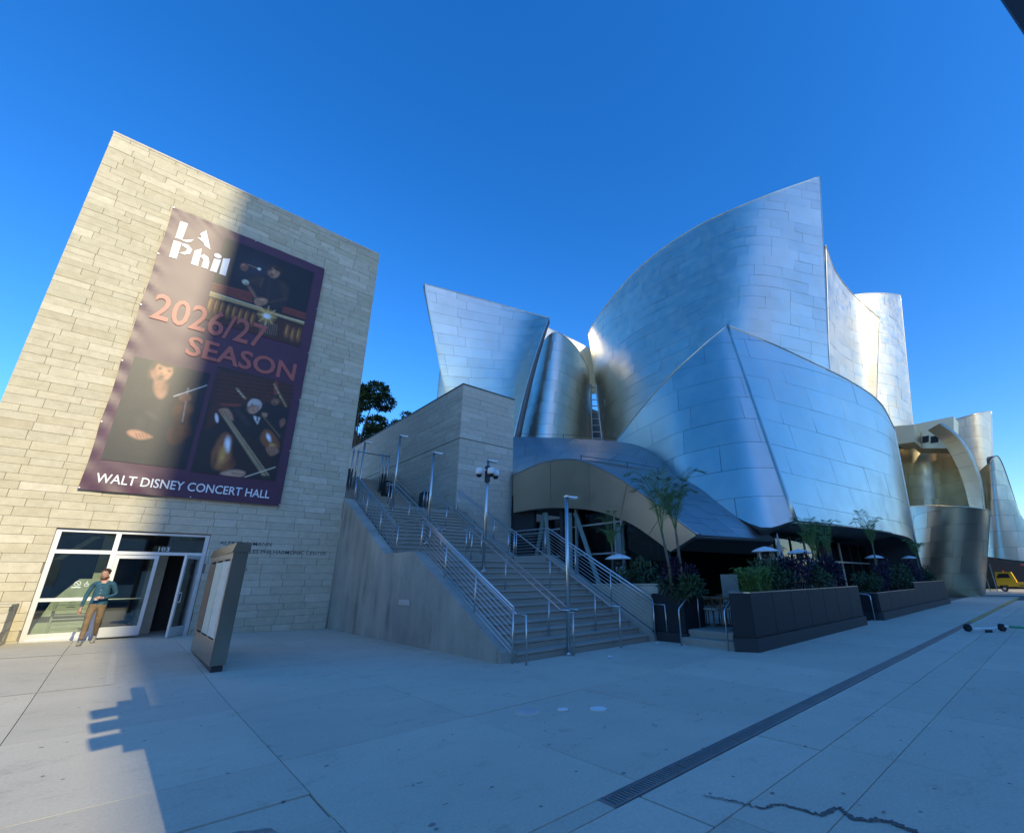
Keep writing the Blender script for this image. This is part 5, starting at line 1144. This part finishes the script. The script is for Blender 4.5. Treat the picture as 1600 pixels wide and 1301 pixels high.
# ----------------------------------------------------------------- planters
def planter(label, x0, x1, ztops, npan, ch, back=0.0):
    t = thing('long_planter', label, 'planter', ((x0+x1)/2, 5.7, 0), 0, 'long dark planters along the pavement'); l = -Vector(t.location)
    front = 5.15; body = MB(); zt0 = min(ztops)
    body.prism([(x0+0.04+back, 6.25, 0.02), (x0+0.04, front+ch+0.03, 0.02), (x0+ch*0.45, front+0.03, 0.02), (x1-0.02, front+0.03, 0.02), (x1-0.02, 6.25, 0.02)], (0,0,zt0-0.12)); body.build('core', MAT['black'], t, loc=l)
    pl = MB(); pl.prism([(x0-0.05+back, 6.28, -0.03), (x0-0.05, front+ch, -0.03), (x0+ch*0.42, front-0.05, -0.03), (x1+0.05, front-0.05, -0.03), (x1+0.05, 6.28, -0.03)], (0,0,0.31)); pl.build('plinth', MAT['plinth'], t, loc=l)
    xs = [x0+ch*0.45+(x1-x0-ch*0.45)*k/npan for k in range(npan+1)]
    for k in range(npan):
        z = ztops[0] if (k+0.5)/npan < 0.42 else ztops[1]
        m = MB(); m.bbox(xs[k]+0.008, xs[k+1]-0.008, front, front+0.05, 0.30, z, 0.006); o = m.build('panel', MAT['planter'], t, loc=l)
        m = MB(); m.box(xs[k], xs[k+1], front+0.002, front+0.16, z+0.002, z+0.018); m.build('cap', MAT['rail'], o)
        if z > zt0+0.1: m = MB(); m.box(xs[k], xs[k+1], front+0.06, 6.2, zt0-0.3, z-0.1); m.build('soil', MAT['soil'], o)
    m = MB(); m.prism([(x0, front+ch, 0.30), (x0+ch*0.45, front, 0.30), (x0+ch*0.45, front, ztops[0]), (x0, front+ch, ztops[0])], (0.03, 0.02, 0)); m.build('end_panel', MAT['planter'], t, loc=l)
    m = MB(); m.prism([(x0, front+ch+0.004, 0.30), (x0+back, 6.25, 0.30), (x0+back, 6.25, ztops[0]), (x0, front+ch+0.004, ztops[0])], (0.03, -0.004, 0)); m.build('end_panel', MAT['planter'], t, loc=l)
    m = MB(); m.prism([(x0, front+ch, ztops[0]+0.004), (x0+ch*0.45, front+0.17, ztops[0]+0.004), (x0+ch*0.45+0.5, front+0.17, ztops[0]+0.004), (x0+back+0.15, 6.25, ztops[0]+0.004), (x0+back, 6.25, ztops[0]+0.004)], (0, 0, 0.012)); m.build('cap', MAT['rail'], t, loc=l)
    m = MB(); m.box(x0+0.45+back*0.9, x1-0.06, front+0.12, 6.2, zt0-0.3, zt0-0.06); m.build('soil', MAT['soil'], t, loc=l)
planter('nearest long dark metal planter, beside the patio steps', 10.56, 18.95, (1.235, 1.235), 7, 0.42, 1.3)
planter('farther long dark planter with a raised end, by the steel drum', 21.15, 35.7, (0.95, 1.24), 9, 0.1)
pt_ = thing('planter_pot', 'tall dark square pot holding the twin palm, right of the stairs', 'planter', (11.45, 7.62, 0))
m = MB(); m.bbox(-0.48,0.55,-0.52,0.5,0.22,1.18,0.012); m.build('body', MAT['planter'], pt_); m = MB(); m.bbox(-0.52,0.6,-0.56,0.54,-0.02,0.22,0.01); m.build('plinth', MAT['plinth'], pt_)
m = MB(); m.box(-0.44,0.5,-0.48,0.46,1.15,1.184); m.build('soil', MAT['soil'], pt_)
for x, lb in ((19.35, 'thin handrail at the end of the nearest long planter'), (20.75, 'thin handrail before the farther long planter')):
    t = thing('step_handrail', lb, 'railing', (x, 5.35, 0), 0, 'bent handrails at the patio steps')
    m = MB(); m.tube([(0,-0.05,0),(0,-0.05,0.86),(0,0.0,0.9),(0,0.75,0.98)], 0.02, 8); m.tube([(0,0.7,0.2),(0,0.7,0.98)], 0.018, 8); m.build('tube', MAT['rail'], t, True)

# ----------------------------------------------------------------- plants
def leafquad(m, c, d, n, l, w):
    d = d.normalized(); s = d.cross(n).normalized()*w*0.5
    m.add([c-s*0.4, c+d*l*0.5-s+n*0.01, c+d*l, c+d*l*0.5+s+n*0.01, c+s*0.4], [(0,1,2,3,4)])
def bush(name, label, loc, rad, mat, n, seed, group='shrubs in the planters', ll=0.14, lw_=0.05, upright=0.3):
    r = random.Random(seed); t = thing(name, label, 'shrub', loc, 0, group); m = MB(); st_ = MB()
    cl = [Vector((r.uniform(-.7,.7)*rad[0], r.uniform(-.7,.7)*rad[1], r.uniform(.25,.95)*rad[2])) for _ in range(9)]
    for c in cl: st_.tube([(c.x*0.2, c.y*0.2, -0.05), (c.x*0.6, c.y*0.6, c.z*0.5), tuple(c)], [0.014, 0.01, 0.006], 5)
    for k in range(n):
        c = r.choice(cl); q = Vector((r.gauss(0,1), r.gauss(0,1), r.gauss(0,1))).normalized()*r.uniform(.4,1)
        p = c+Vector((q.x*rad[0]*.45, q.y*rad[1]*.45, q.z*rad[2]*.35)); p.z = max(p.z, 0.0)
        d = Vector((q.x, q.y, q.z+upright+r.uniform(-.5,.5)))+Vector((r.uniform(-.4,.4),)*3); leafquad(m, p, d, Vector((r.uniform(-1,1), r.uniform(-1,1), 1)).normalized(), ll*r.uniform(.6,1.3), lw_*r.uniform(.7,1.3))
    tag(m.build('foliage', mat, t), kind='stuff'); st_.build('stems', MAT['bark'], t)
    return t
def fern(label, loc, rad, h, n, mat, seed, group='shrubs in the planters'):
    r = random.Random(seed); t = thing('feathery_fern', label, 'fern', loc, 0, group); m = MB()
    for k in range(n):
        a = r.uniform(0, 6.283); L = h*r.uniform(.6,1.1); o = Vector((r.gauss(0,.35)*rad, r.gauss(0,.22)*min(rad,.45), 0)); out = Vector((math.cos(a), math.sin(a)*0.6, 0))*r.uniform(.25,.7)*L
        P = [o, o+out*0.35+Vector((0,0,L*.6)), o+out*0.75+Vector((0,0,L*.88)), o+out*1.15+Vector((0,0,L*.86))]
        for s in range(13):
            f = s/13+0.05; p = spl(P, f); d = spl(P, min(1, f+.05))-p; sd = d.cross(Vector((0,0,1))).normalized()
            for e in (-1, 1): leafquad(m, p, sd*e+d.normalized()*.6+Vector((0,0,r.uniform(-.3,.2))), Vector((0,0,1)), 0.13*(1-.5*f), 0.016)
            leafquad(m, p, d, Vector((0,1,.2)), d.length*1.4, 0.012)
    tag(m.build('fronds', mat, t), kind='stuff'); b = MB(); b.tube([(0,0,-0.1),(0,0,0.12)], 0.05, 6); b.build('crown', MAT['bark'], t)
def palm(label, loc, trunks, seed, nf=9, fl=1.0, group='palms on the patio', mat='palm'):
    r = random.Random(seed); t = thing('palm', label, 'palm', loc, 0, group)
    for (dx, dy, h, lean) in trunks:
        top = Vector((dx+lean[0], dy+lean[1], h)); m = MB(); m.tube([(dx,dy,0), (dx+lean[0]*.3, dy+lean[1]*.3, h*.5), tuple(top)], [0.05, 0.042, 0.03], 8); m.build('trunk', MAT['bark'], t, True)
        for k in range(nf):
            a = 6.283*k/nf+r.uniform(-.3,.3); L = fl*r.uniform(.75,1.15); up_ = r.uniform(.9,1.9); out = Vector((math.cos(a), math.sin(a), 0))
            P = [top-Vector((0,0,.15)), top+out*L*.13+Vector((0,0,L*.40*up_)), top+out*L*.36+Vector((0,0,L*.62*up_)), top+out*L*.66+Vector((0,0,L*.68*up_-.14*L))]
            m = MB(); m.tube([spl(P, s/8) for s in range(9)], [0.012-.0012*s for s in range(9)], 5, False)
            for s in range(26):
                f = .16+.82*s/26; p = spl(P, f); d = (spl(P, min(1, f+.04))-spl(P, f-.02)).normalized(); sd = d.cross(Vector((0,0,1))).normalized(); l = L*.34*math.sin(math.pi*min(1, .18+f*.85))**.7
                for e in (-1, 1):
                    dr = (sd*e*.8+d*.75+Vector((0,0,.18-.5*r.random()*f))).normalized(); nn = dr.cross(d).normalized(); w = .022*fl
                    m.add([p, p+dr*l*.5+d*w*.5, p+dr*l-Vector((0,0,l*.12)), p+dr*l*.5-d*w*.5], [(0,1,2,3)])
            m.build('frond', MAT[mat], t)
    return t
palm('twin-trunked palm growing from the tall dark pot', (11.25, 7.45, 1.1), [(-0.12, 0.05, 1.75, (-0.30, 0.0)), (0.12, -0.12, 1.85, (-0.02, 0.05))], 3, 8, 1.45)
palm('small shaggy palm behind the stair railing, before the glass', (12.0, 10.4, 0.3), [(0, 0, 2.3, (0.05, 0))], 4, 9, 0.85)
palm('palm with upswept fronds in the nearest long planter', (16.9, 5.75, 0.9), [(0, 0, 1.5, (0.08, 0)), (0.5, 0.1, 1.3, (0.1, 0))], 5, 8, 1.0)
palm('spreading palm over the gap between the long planters', (20.2, 6.3, 0.3), [(0, 0, 2.2, (0.15, 0))], 6, 8, 1.0)
palm('tallest spiky palm in the farther long planter', (24.4, 5.75, 0.8), [(0, 0, 2.1, (0.2, 0))], 7, 8, 1.15)
palm('last palm, in the raised end of the farther planter', (33.2, 5.75, 0.9), [(0, 0, 1.6, (0.1, 0))], 8, 8, 1.1)
fern('bright feathery fern at the near end of the nearest planter', (11.75, 5.6, 1.1), 0.45, 0.75, 70, MAT['fern'], 1)
fern('bright feathery fern, second from the near planter end', (12.6, 5.65, 1.1), 0.55, 0.8, 70, MAT['fern'], 2)
bush('dark_shrub', 'dark green shrub between the bright ferns and purple shrub', (13.6, 5.7, 1.15), (0.7, 0.45, 0.75), MAT['leaf'], 900, 11)
bush('purple_shrub', 'tall purple-leaved shrub midway along the nearest planter', (15.0, 5.7, 1.15), (0.6, 0.45, 0.95), MAT['purple'], 1200, 12)
bush('dark_shrub', 'green shrub right of the tall purple shrub', (16.4, 5.6, 1.1), (0.8, 0.4, 0.75), MAT['leaf'], 1000, 13)
bush('purple_shrub', 'wide purple-leaved shrub at the far end of the nearest planter', (18.0, 5.8, 1.15), (0.85, 0.45, 0.95), MAT['purple'], 1300, 14)
bush('dark_shrub', 'green shrub by the gap at the start of the farther planter', (22.2, 5.7, 0.75), (0.8, 0.4, 0.8), MAT['leaf'], 900, 15)
bush('purple_shrub', 'purple-leaved shrub near the start of the farther planter', (24.6, 5.7, 0.85), (0.9, 0.45, 1.25), MAT['purple'], 1200, 16)
bush('dark_shrub', 'wide green shrub midway along the farther planter', (27.6, 5.65, 0.85), (1.6, 0.45, 0.95), MAT['leaf'], 1500, 17)
bush('purple_shrub', 'purple-leaved shrub on the raised end of the farther planter', (31.4, 5.75, 1.15), (1.2, 0.45, 1.0), MAT['purple'], 1300, 18)
bush('dark_shrub', 'last green shrub on the raised end by the steel drum', (34.3, 5.7, 1.15), (1.2, 0.45, 0.7), MAT['leaf'], 1100, 19)
bush('purple_shrub', 'purple-leaved shrub at the foot of the twin palm', (11.55, 7.62, 1.15), (0.6, 0.55, 0.75), MAT['purple'], 1300, 20)
bush('trailing_shrub', 'green plant trailing over the edge of the tall dark pot', (11.3, 7.35, 1.02), (0.75, 0.6, 0.5), MAT['leaf'], 900, 21)
bush('dark_shrub', 'green shrub behind the low concrete wall', (11.7, 9.1, 1.0), (0.7, 0.9, 0.95), MAT['leaf'], 900, 22)
def tree(label, loc, h, cr, seed, n=5200, cat='tree'):
    r = random.Random(seed); t = thing('garden_tree', label, cat, loc, 0, 'trees in the garden behind the stairs'); tr = MB(); lf = MB()
    tr.tube([(0,0,0),(0.1,0,h*.3),(0.25,0.1,h*.62)], [.26,.2,.13], 9); cl = []
    for k in range(11):
        a = 6.283*k/11+r.uniform(-.3,.3); e = Vector((math.cos(a)*cr*r.uniform(.35,.85), math.sin(a)*cr*r.uniform(.35,.85), h*r.uniform(.58,.98))); cl.append(e)
        tr.tube([(0.15,0.05,h*.4), (e.x*.5, e.y*.5, h*.55+(e.z-h*.55)*.4), tuple(e)], [.1,.06,.02], 6)
    for k in range(n):
        c = cl[k % len(cl)]; q = Vector((r.gauss(0,1), r.gauss(0,1), r.gauss(0,1))).normalized()*r.uniform(.3,1)**.6; p = c+Vector((q.x*cr*.36, q.y*cr*.36, q.z*cr*.26))
        leafquad(lf, p, q+Vector((r.uniform(-.8,.8), r.uniform(-.8,.8), r.uniform(-.6,.4))), Vector((r.uniform(-1,1), r.uniform(-1,1), 1)).normalized(), .34*r.uniform(.6,1.2), .16)
    tr.build('trunk', MAT['bark'], t, True); tag(lf.build('crown', MAT['leaf'], t), kind='stuff')
tree('dense dark green tree rising behind the gate', (13.6, 43, 7.6), 11.6, 3.1, 5, 9000)
tree('small feathery tree top peeping over the tower wall', (19.4, 49, 9.5), 10.6, 1.9, 6, 1700)

# ----------------------------------------------------------------- patio heaters, table, chairs, board
def heater(x, y, z0, label):
    t = thing('patio_heater', label, 'heater', (x, y, z0), 0, 'mushroom patio heaters')
    m = MB(); m.lathe((0,0,0), [(0.43,2.06),(0.40,2.10),(0.25,2.17),(0.08,2.22),(0.02,2.23)], 24); m.build('hood', MAT['white'], t, True)
    m = MB(); m.lathe((0,0,0), [(0.10,1.84),(0.125,1.86),(0.125,2.05)], 14); m.build('burner', MAT['darkmetal'], t, True)
    m = MB(); m.tube([(0,0,0.7),(0,0,1.85)], 0.03, 8); m.build('pole', MAT['rail'], t, True)
    m = MB(); m.lathe((0,0,0), [(0.24,0.0),(0.24,0.1),(0.20,0.68),(0.19,0.75)], 16); m.build('tank_cover', MAT['rail'], t, True)
heater(11.75, 9.9, 0.12, 'mushroom patio heater behind the stair railing')
heater(15.3, 6.62, 0.30, 'mushroom patio heater above the ferns, left of the next one')
heater(18.2, 6.62, 0.32, 'mushroom patio heater above the purple shrubs of the nearest planter')
heater(28.1, 6.62, 0.36, 'mushroom patio heater behind the farther long planter')
heater(36.0, 6.62, 0.50, 'last mushroom patio heater, nearest the steel drum')
um = thing('closed_parasol', 'closed pale parasol standing between two patio heaters', 'parasol', (18.9, 7.6, 0.32))
m = MB(); m.tube([(0,0,0),(0,0,2.9)], 0.02, 6); m.build('pole', MAT['rail'], um); m = MB(); m.lathe((0,0,0), [(0.13,1.25),(0.17,1.5),(0.10,2.3),(0.02,2.85)], 12); m.build('canvas', plain('pale_canvas', (0.45,0.40,0.34), 0.9), um, True)
def table(loc, label):
    t = thing('dining_table', label, 'table', loc, 0, 'tables on the patio')
    m = MB(); m.bbox(-0.4,0.4,-0.4,0.4,0.70,0.74,0.008); m.build('top', MAT['wood'], t)
    m = MB(); m.tube([(0,0,0.03),(0,0,0.70)], 0.035, 8); m.build('pedestal', MAT['white'], t); m = MB(); m.lathe((0,0,0), [(0.24,0),(0.24,0.02),(0.06,0.04)], 16); m.build('foot', MAT['darkmetal'], t)
def chair(loc, rz, label):
    t = thing('dining_chair', label, 'chair', loc, rz, 'dining chairs on the patio')
    m = MB(); m.bbox(-0.23,0.23,-0.22,0.22,0.43,0.47,0.01); m.build('seat', MAT['concrete_pale'], t)
    for sx in (-1, 1):
        m = MB(); m.tube([(sx*.2,-.19,0),(sx*.19,-.18,.44),(sx*.2,-.2,.64),(sx*.24,0.0,.66)], .016, 6); m.build('leg', MAT['wood'], t)
        m = MB(); m.tube([(sx*.21,.23,0),(sx*.19,.19,.44),(sx*.2,.25,.78)], .016, 6); m.build('leg', MAT['wood'], t)
    m = MB(); m.tube([(-.24,0,.66),(-.2,.22,.74),(0,.29,.77),(.2,.22,.74),(.24,0,.66)], .022, 6); m.build('backrest', MAT['wood'], t)
table((12.55, 6.9, 0.32), 'wooden patio table nearest the steps, ringed by chairs')
table((14.3, 7.3, 0.32), 'second wooden patio table, deeper behind the planter')
chair((12.15, 7.0, 0.32), R(90), 'wooden dining chair nearest the pot, backing on to the steps')
chair((12.6, 6.42, 0.32), R(180), 'wooden dining chair tucked in behind the planter end')
chair((13.1, 7.0, 0.32), R(-90), 'wooden dining chair on the far side of the nearest table')
chair((12.6, 7.5, 0.32), R(0), 'wooden dining chair on the building side of the nearest table')
chair((13.85, 7.4, 0.32), R(90), 'wooden dining chair at the second patio table')
br = thing('menu_board', 'pale menu board leaning at the near end of the ferns', 'board', (13.3, 6.95, 0.32), R(-70))
m = MB(); m.box(-0.24,0.24,-0.02,0.02,0.55,1.35); m.build('panel', MAT['step'], br); m = MB(); m.tube([(-.2,0,0),(-.2,0,.6)], .012, 6); m.tube([(.2,0,0),(.2,0,.6)], .012, 6); m.build('legs', MAT['darkmetal'], br)
for c, lb in (((7.95, 7.05), 'scrap of white paper lying before the lamp post'), ((10.35, 7.55), 'scrap of white paper at the foot of the right railing')):
    t = MB(); t.add([(0,0,0.012),(0.13,0.02,0.02),(0.15,0.09,0.012),(0.06,0.12,0.035),(0.01,0.08,0.015)], [(0,1,3),(1,2,3),(0,3,4)]); o = t.build('paper_scrap', MAT['white'], None, loc=(*c, 0)); tag(o, lb, 'litter', 'litter on the pavement')

# ----------------------------------------------------------------- scooter lying on the pavement
sc = thing('electric_scooter', 'white electric scooter with green stem lying on its side', 'scooter', (18.7, 2.05, 0), R(-43))
m = MB(); m.bbox(-0.34,0.32,0.0,0.12,0.07,0.115,0.015); m.build('deck', MAT['white'], sc)
def wheel(x, y, r=0.115):
    m = MB(); m.lathe((0,0,0), [(r*.72,-.03),(r,-.022),(r,.022),(r*.72,.03)], 18); q = [(x+a*0.9, y+c*1.6, 0.1+b*0.9+0.02) for a, b, c in m.v]; m.v = q; o = m.build('wheel', MAT['rubber'], sc, True)
    m = MB(); m.lathe((0,0,0), [(r*.5,-.035),(r*.5,.035)], 12); m.v = [(x+a, y+c*1.6, 0.11+b) for a, b, c in m.v]; m.build('hub', MAT['darkmetal'], o)
wheel(-0.46, 0.05); wheel(0.50, 0.0)
m = MB(); m.tube([(0.3,0.06,.10),(0.5,0.03,.16),(0.62,-0.1,.15)], .03, 8); m.build('fork', MAT['white'], sc, True)
m = MB(); m.tube([(0.62,-0.1,.15),(1.05,-0.55,.13),(1.35,-0.85,.10)], .032, 8); m.build('stem', MAT['green'], sc, True)
m = MB(); m.tube([(1.35,-1.05,.06),(1.35,-0.85,.10),(1.37,-0.65,.22)], .018, 8); m.build('handlebar', MAT['black'], sc, True)
m = MB(); m.box(-0.05,0.12,-0.09,-0.03,0.0,0.07); m.build('kickstand', MAT['darkmetal'], sc)

# ----------------------------------------------------------------- yellow utility truck, parasol and shop beyond the drum
tk = thing('utility_truck', 'small yellow utility truck parked beyond the steel drum', 'truck', (62, 3.6, 0), R(0))
m = MB(); m.prism([(-0.4,1.35,0.45),(-0.4,-0.05,0.45),(-0.4,-0.05,0.95),(-0.4,0.15,1.75),(-0.4,1.25,1.75),(-0.4,1.35,1.1)], (1.35,0,0)); m.build('cab', MAT['yellow'], tk)
m = MB(); m.box(-0.42,1.0,-2.2,-0.06,0.42,0.80); m.build('bed', MAT['yellow'], tk)
m = MB(); m.prism([(-0.415,0.28,1.22),(-0.415,1.08,1.22),(-0.415,1.08,1.6),(-0.415,0.36,1.6)], (0.012,0,0)); m.build('side_window', MAT['black'], tk)
for y in (0.9, -1.7):
    m = MB(); m.lathe((0,0,0), [(0.2,-.09),(0.26,-.07),(0.26,.07),(0.2,.09)], 16); m.v = [(-0.36+c, y+a, .25+b) for a, b, c in m.v]; o = m.build('wheel', MAT['rubber'], tk, True)
    m = MB(); m.lathe((0,0,0), [(0.12,-.1),(0.12,.1)], 12); m.v = [(-0.37+c, y+a, .25+b) for a, b, c in m.v]; m.build('hub', MAT['alu'], o)
m = MB(); m.box(-0.44,-0.40,-2.1,-0.2,0.5,0.56); m.box(-0.41,-0.38,1.36,1.42,0.6,0.75); m.build('side_trim', MAT['darkmetal'], tk)
m = MB(); m.prism([(-0.385,1.352,1.15),(0.92,1.352,1.15),(0.92,1.262,1.66),(-0.385,1.262,1.66)], (0,0.012,0)); m.build('windscreen', MAT['black'], tk)
for x_ in (-0.25, 0.75): m = MB(); m.box(x_-.08,x_+.08,1.352,1.372,0.62,0.76); m.build('headlight', MAT['white'], tk)
m = MB(); m.box(-0.52,-0.44,1.05,1.2,1.2,1.4); m.build('mirror', MAT['black'], tk)
m = MB(); m.prism([(-0.424,1.25,0.30),(-0.424,0.55,0.30),(-0.424,0.62,0.56),(-0.424,1.18,0.56)], (0.02,0,0)); m.build('wheel_arch', MAT['black'], tk)
m = MB(); m.lathe((0.3,0.7,1.75), [(.06,0),(.06,.1),(.03,.14)], 10); m.build('beacon', MAT['red'], tk)
rp = thing('red_parasol', 'red parasol standing behind the yellow truck', 'parasol', (64.5, 1.4, 0))
m = MB(); m.lathe((0,0,0), [(1.7,2.35),(1.66,2.42),(0.9,2.72),(0.05,2.95)], 8); m.build('canopy', MAT['red'], rp); m = MB(); m.tube([(0,0,0),(0,0,2.9)], .03, 6); m.build('pole', MAT['alu'], rp)
gd = thing('glass_doors', 'narrow glass doors at the foot of the hall behind the drum', 'doors', (60, 5.9, 0))
for k in range(4):
    m = MB(); m.box(-0.03,0.03,-1.0+k*.5,-.94+k*.5,0,2.5); m.build('stile', MAT['alu'], gd)
    if k < 3: m = MB(); m.box(-.006,.006,-.94+k*.5,-.5+k*.5,0.1,2.45); m.build('pane', MAT['glass'], gd)
fb_ = thing('far_building', 'dark far building closing the street at the right edge', 'building', (76, 0, 0))
m = MB(); m.box(0, 10, -6, 12, 0, 5.2); m.build('wall', MAT['interior_dark'], fb_); m = MB(); m.box(-.1,10.1,-6.1,12.1,5.2,5.6); m.build('parapet', MAT['steel_reflect_tint'], fb_)

# ================================================================= the man leaving the entrance
pe = thing('person', 'man in teal shirt and tan trousers walking out past the glass doors', 'person', (-0.27, 17.40, gz(-0.27, 17.4)+0.0), R(-8))
J = {  # joints, metres; he faces -Y, his right is at -X
 'pelvis': ((0,0.02,.95),.135,'t'), 'waist': ((0,0.01,1.10),.142,'s'), 'chest': ((0,-.01,1.30),.150,'s'), 'sho': ((0,.0,1.44),.115,'s'), 'neck': ((-.005,-.015,1.525),.058,'k'), 'head1': ((-.02,-.035,1.61),.078,'k'), 'head2': ((-.03,-.035,1.70),.070,'k'),
 'rs': ((-.19,.0,1.43),.065,'s'), 're': ((-.27,.03,1.15),.050,'s'), 'rw': ((-.285,-.05,.91),.036,'s'), 'rh': ((-.285,-.07,.85),.032,'k'),
 'ls': ((.19,.0,1.43),.065,'s'), 'le': ((.285,.03,1.17),.050,'s'), 'lw': ((.12,-.19,1.08),.036,'s'), 'lh': ((.07,-.22,1.09),.032,'k'),
 'rhip': ((-.095,.0,.88),.105,'t'), 'rk': ((-.08,-.20,.50),.068,'t'), 'ra': ((-.06,-.36,.12),.048,'t'),
 'lhip': ((.095,.02,.88),.105,'t'), 'lk': ((.085,.04,.49),.068,'t'), 'la': ((.07,.30,.18),.048,'t')}
E_ = [('pelvis','waist'),('waist','chest'),('chest','sho'),('sho','neck'),('neck','head1'),('head1','head2'),('sho','rs'),('rs','re'),('re','rw'),('rw','rh'),('sho','ls'),('ls','le'),('le','lw'),('lw','lh'),('pelvis','rhip'),('rhip','rk'),('rk','ra'),('pelvis','lhip'),('lhip','lk'),('lk','la')]
names = list(J); bm = bpy.data.meshes.new('body'); bm.from_pydata([J[n][0] for n in names], [(names.index(a), names.index(b)) for a, b in E_], [])
bo = bpy.data.objects.new('body', bm); COL.objects.link(bo)
sk = bo.modifiers.new('skin', 'SKIN'); sk.use_smooth_shade = True
for i, n in enumerate(names): rr = J[n][1]; bm.skin_vertices[0].data[i].radius = (rr*(1.22 if n in ('chest','sho','waist') else 1.1 if n == 'pelvis' else 1), rr*(.82 if n in ('chest','sho','waist') else 1))
bm.skin_vertices[0].data[0].use_root = True
ss = bo.modifiers.new('sub', 'SUBSURF'); ss.levels = 2; ss.render_levels = 2
dg = bpy.context.evaluated_depsgraph_get(); bme = bpy.data.meshes.new_from_object(bo.evaluated_get(dg)); bpy.data.objects.remove(bo)
pm = {'k': plain('skin', (0.46,0.25,0.17), .5), 's': plain('teal_shirt', (0.022,0.085,0.125), .8, 0, .45, 14, .8), 't': plain('tan_trousers', (0.20,0.13,0.065), .85, 0, .35, 12, .8)}
bme.materials.clear(); order = ['k','s','t']
for k in order: bme.materials.append(pm[k])
segs = [(Vector(J[a][0]), Vector(J[b][0]), J[a][2], J[b][2]) for a, b in E_]
for p in bme.polygons:
    c = p.center; best = None
    for a, b, ta, tb in segs:
        t = max(0, min(1, (c-a).dot(b-a)/(b-a).length_squared)); d = (c-a.lerp(b, t)).length
        if best is None or d < best[0]: best = (d, ta if t < .5 else tb)
    k = best[1]
    if c.z < .93 and k != 'k' and abs(c.x) < .24: k = 't'
    elif c.z >= .93 and k == 't': k = 's'
    if c.z > 1.37 and c.y < -.055 and abs(c.x) < .055*(c.z-1.37)/.13 and c.z < 1.56: k = 'k'
    p.material_index = order.index(k); p.use_smooth = True
obj('body', bme, pe)
hd_ = MB(); hc = Vector((-.03,-.05,1.662))
hd_.ball(hc, (.076,.092,.112), 16, 12); hd_.add([hc+Vector((-.018,-.085,-.02)), hc+Vector((-.048,-.110,-.03)), hc+Vector((.004,-.088,-.03)), hc+Vector((-.02,-.088,.025))], [(0,1,3),(1,2,3),(0,2,1)])
for e in (-1, 1): hd_.ball(hc+Vector((e*.076,.01,-.005)), (.012,.022,.03), 8, 6)
hd_.build('head', pm['k'], pe, True)
ft_ = MB()
for dx in (-.045, .012): ft_.ball(hc+Vector((dx,-.084,.012)), (.013,.009,.008), 8, 5); ft_.ball(hc+Vector((dx,-.084,.030)), (.018,.008,.004), 8, 5)
ft_.ball(hc+Vector((-.018,-.086,-.055)), (.020,.006,.004), 8, 5); ft_.build('eyes_and_mouth', plain('dark_features', (.10,.035,.03), .5), pe)
hr = MB(); hr.ball(hc+Vector((.012,.044,.056)), (.090,.090,.086), 14, 10)
rr_ = random.Random(2)
for k in range(90):
    a, b = rr_.uniform(0, 6.28), rr_.uniform(.25, 1.45); d = Vector((math.cos(a)*math.cos(b), math.sin(a)*math.cos(b)+.25, math.sin(b))).normalized(); p = hc+Vector((.012,.036,.060))+Vector((d.x*.086, d.y*.088, d.z*.084)); hr.ball(p, (.020,.022,.018), 5, 4)
hr.build('hair', plain('brown_hair', (.045,.024,.014), .6, 0, .4, 60), pe, True)
def hand(c, d, thumb, curl, nm):
    m = MB(); c = Vector(c); d = Vector(d).normalized(); s = d.cross(Vector(curl)).normalized(); cu = Vector(curl).normalized()
    m.tube([c-d*.03, c+d*.01, c+d*.06, c+d*.085], [.024,.032,.036,.030], 8)
    for k in range(4):
        o = c+d*.08+s*(-.024+.016*k); L = (.055,.066,.062,.046)[k]; m.tube([o-d*.02, o+d*L*.4, o+d*L*.75+cu*.012, o+d*L*.85+cu*.034], [.0095,.009,.0085,.007], 6)
    o = c+d*.015+s*thumb*.03; m.tube([o, o+s*thumb*.025+d*.03, o+s*thumb*.028+d*.055+cu*.012], [.012,.0105,.008], 6)
    m.build('hand', pm['k'], pe, True)
hand((-.285,-.085,.83), (0,-.15,-1), 1, (.6,-.5,0), 'r'); hand((.055,-.23,1.09), (-1,-.25,.0), 1, (0,.2,-.9), 'l')
for c, a in ((Vector((-.06,-.40,.0)), .12), (Vector((.07,.28,.04)), -.45)):
    m = MB(); n = 10
    for z, k in ((0.0, 1.0), (.03, 1.04), (.075, .85), (.11, .6)):
        for i in range(n):
            t = 6.283*i/n; x = .045*math.cos(t)*k; y = (.135*math.sin(t)-.045)*k if z < .07 else (.07*math.sin(t)+.03)*k
            yy = y; zz = z+max(0, -yy*a)+(max(0, yy+.05)*-a if a < 0 else 0); m.v.append((c.x+x, c.y+yy, zz))
    m.f = [(j*n+i, j*n+(i+1) % n, (j+1)*n+(i+1) % n, (j+1)*n+i) for j in range(3) for i in range(n)]+[tuple(range(n-1,-1,-1)), tuple(3*n+i for i in range(n))]
    m.build('shoe', plain('khaki_shoe', (.26,.24,.19), .8, 0, .3, 30), pe, True)
m = MB()
for z in (1.27, 1.20, 1.13, 1.06): m.ball((-.002,-.128 if z > 1.1 else -.12, z), (.008,.004,.008), 6, 4)
m.build('buttons', MAT['white'], pe)
ph = MB(); ph.bbox(-.055,.02,-.262,-.25,1.04,1.10,.004); po = ph.build('white_cup', MAT['white'], None, loc=(0,0,0)); po.location = pe.location; po.rotation_euler = pe.rotation_euler
tag(po, 'small white object held in the walking man\'s hand', 'phone'); po.name = 'phone'
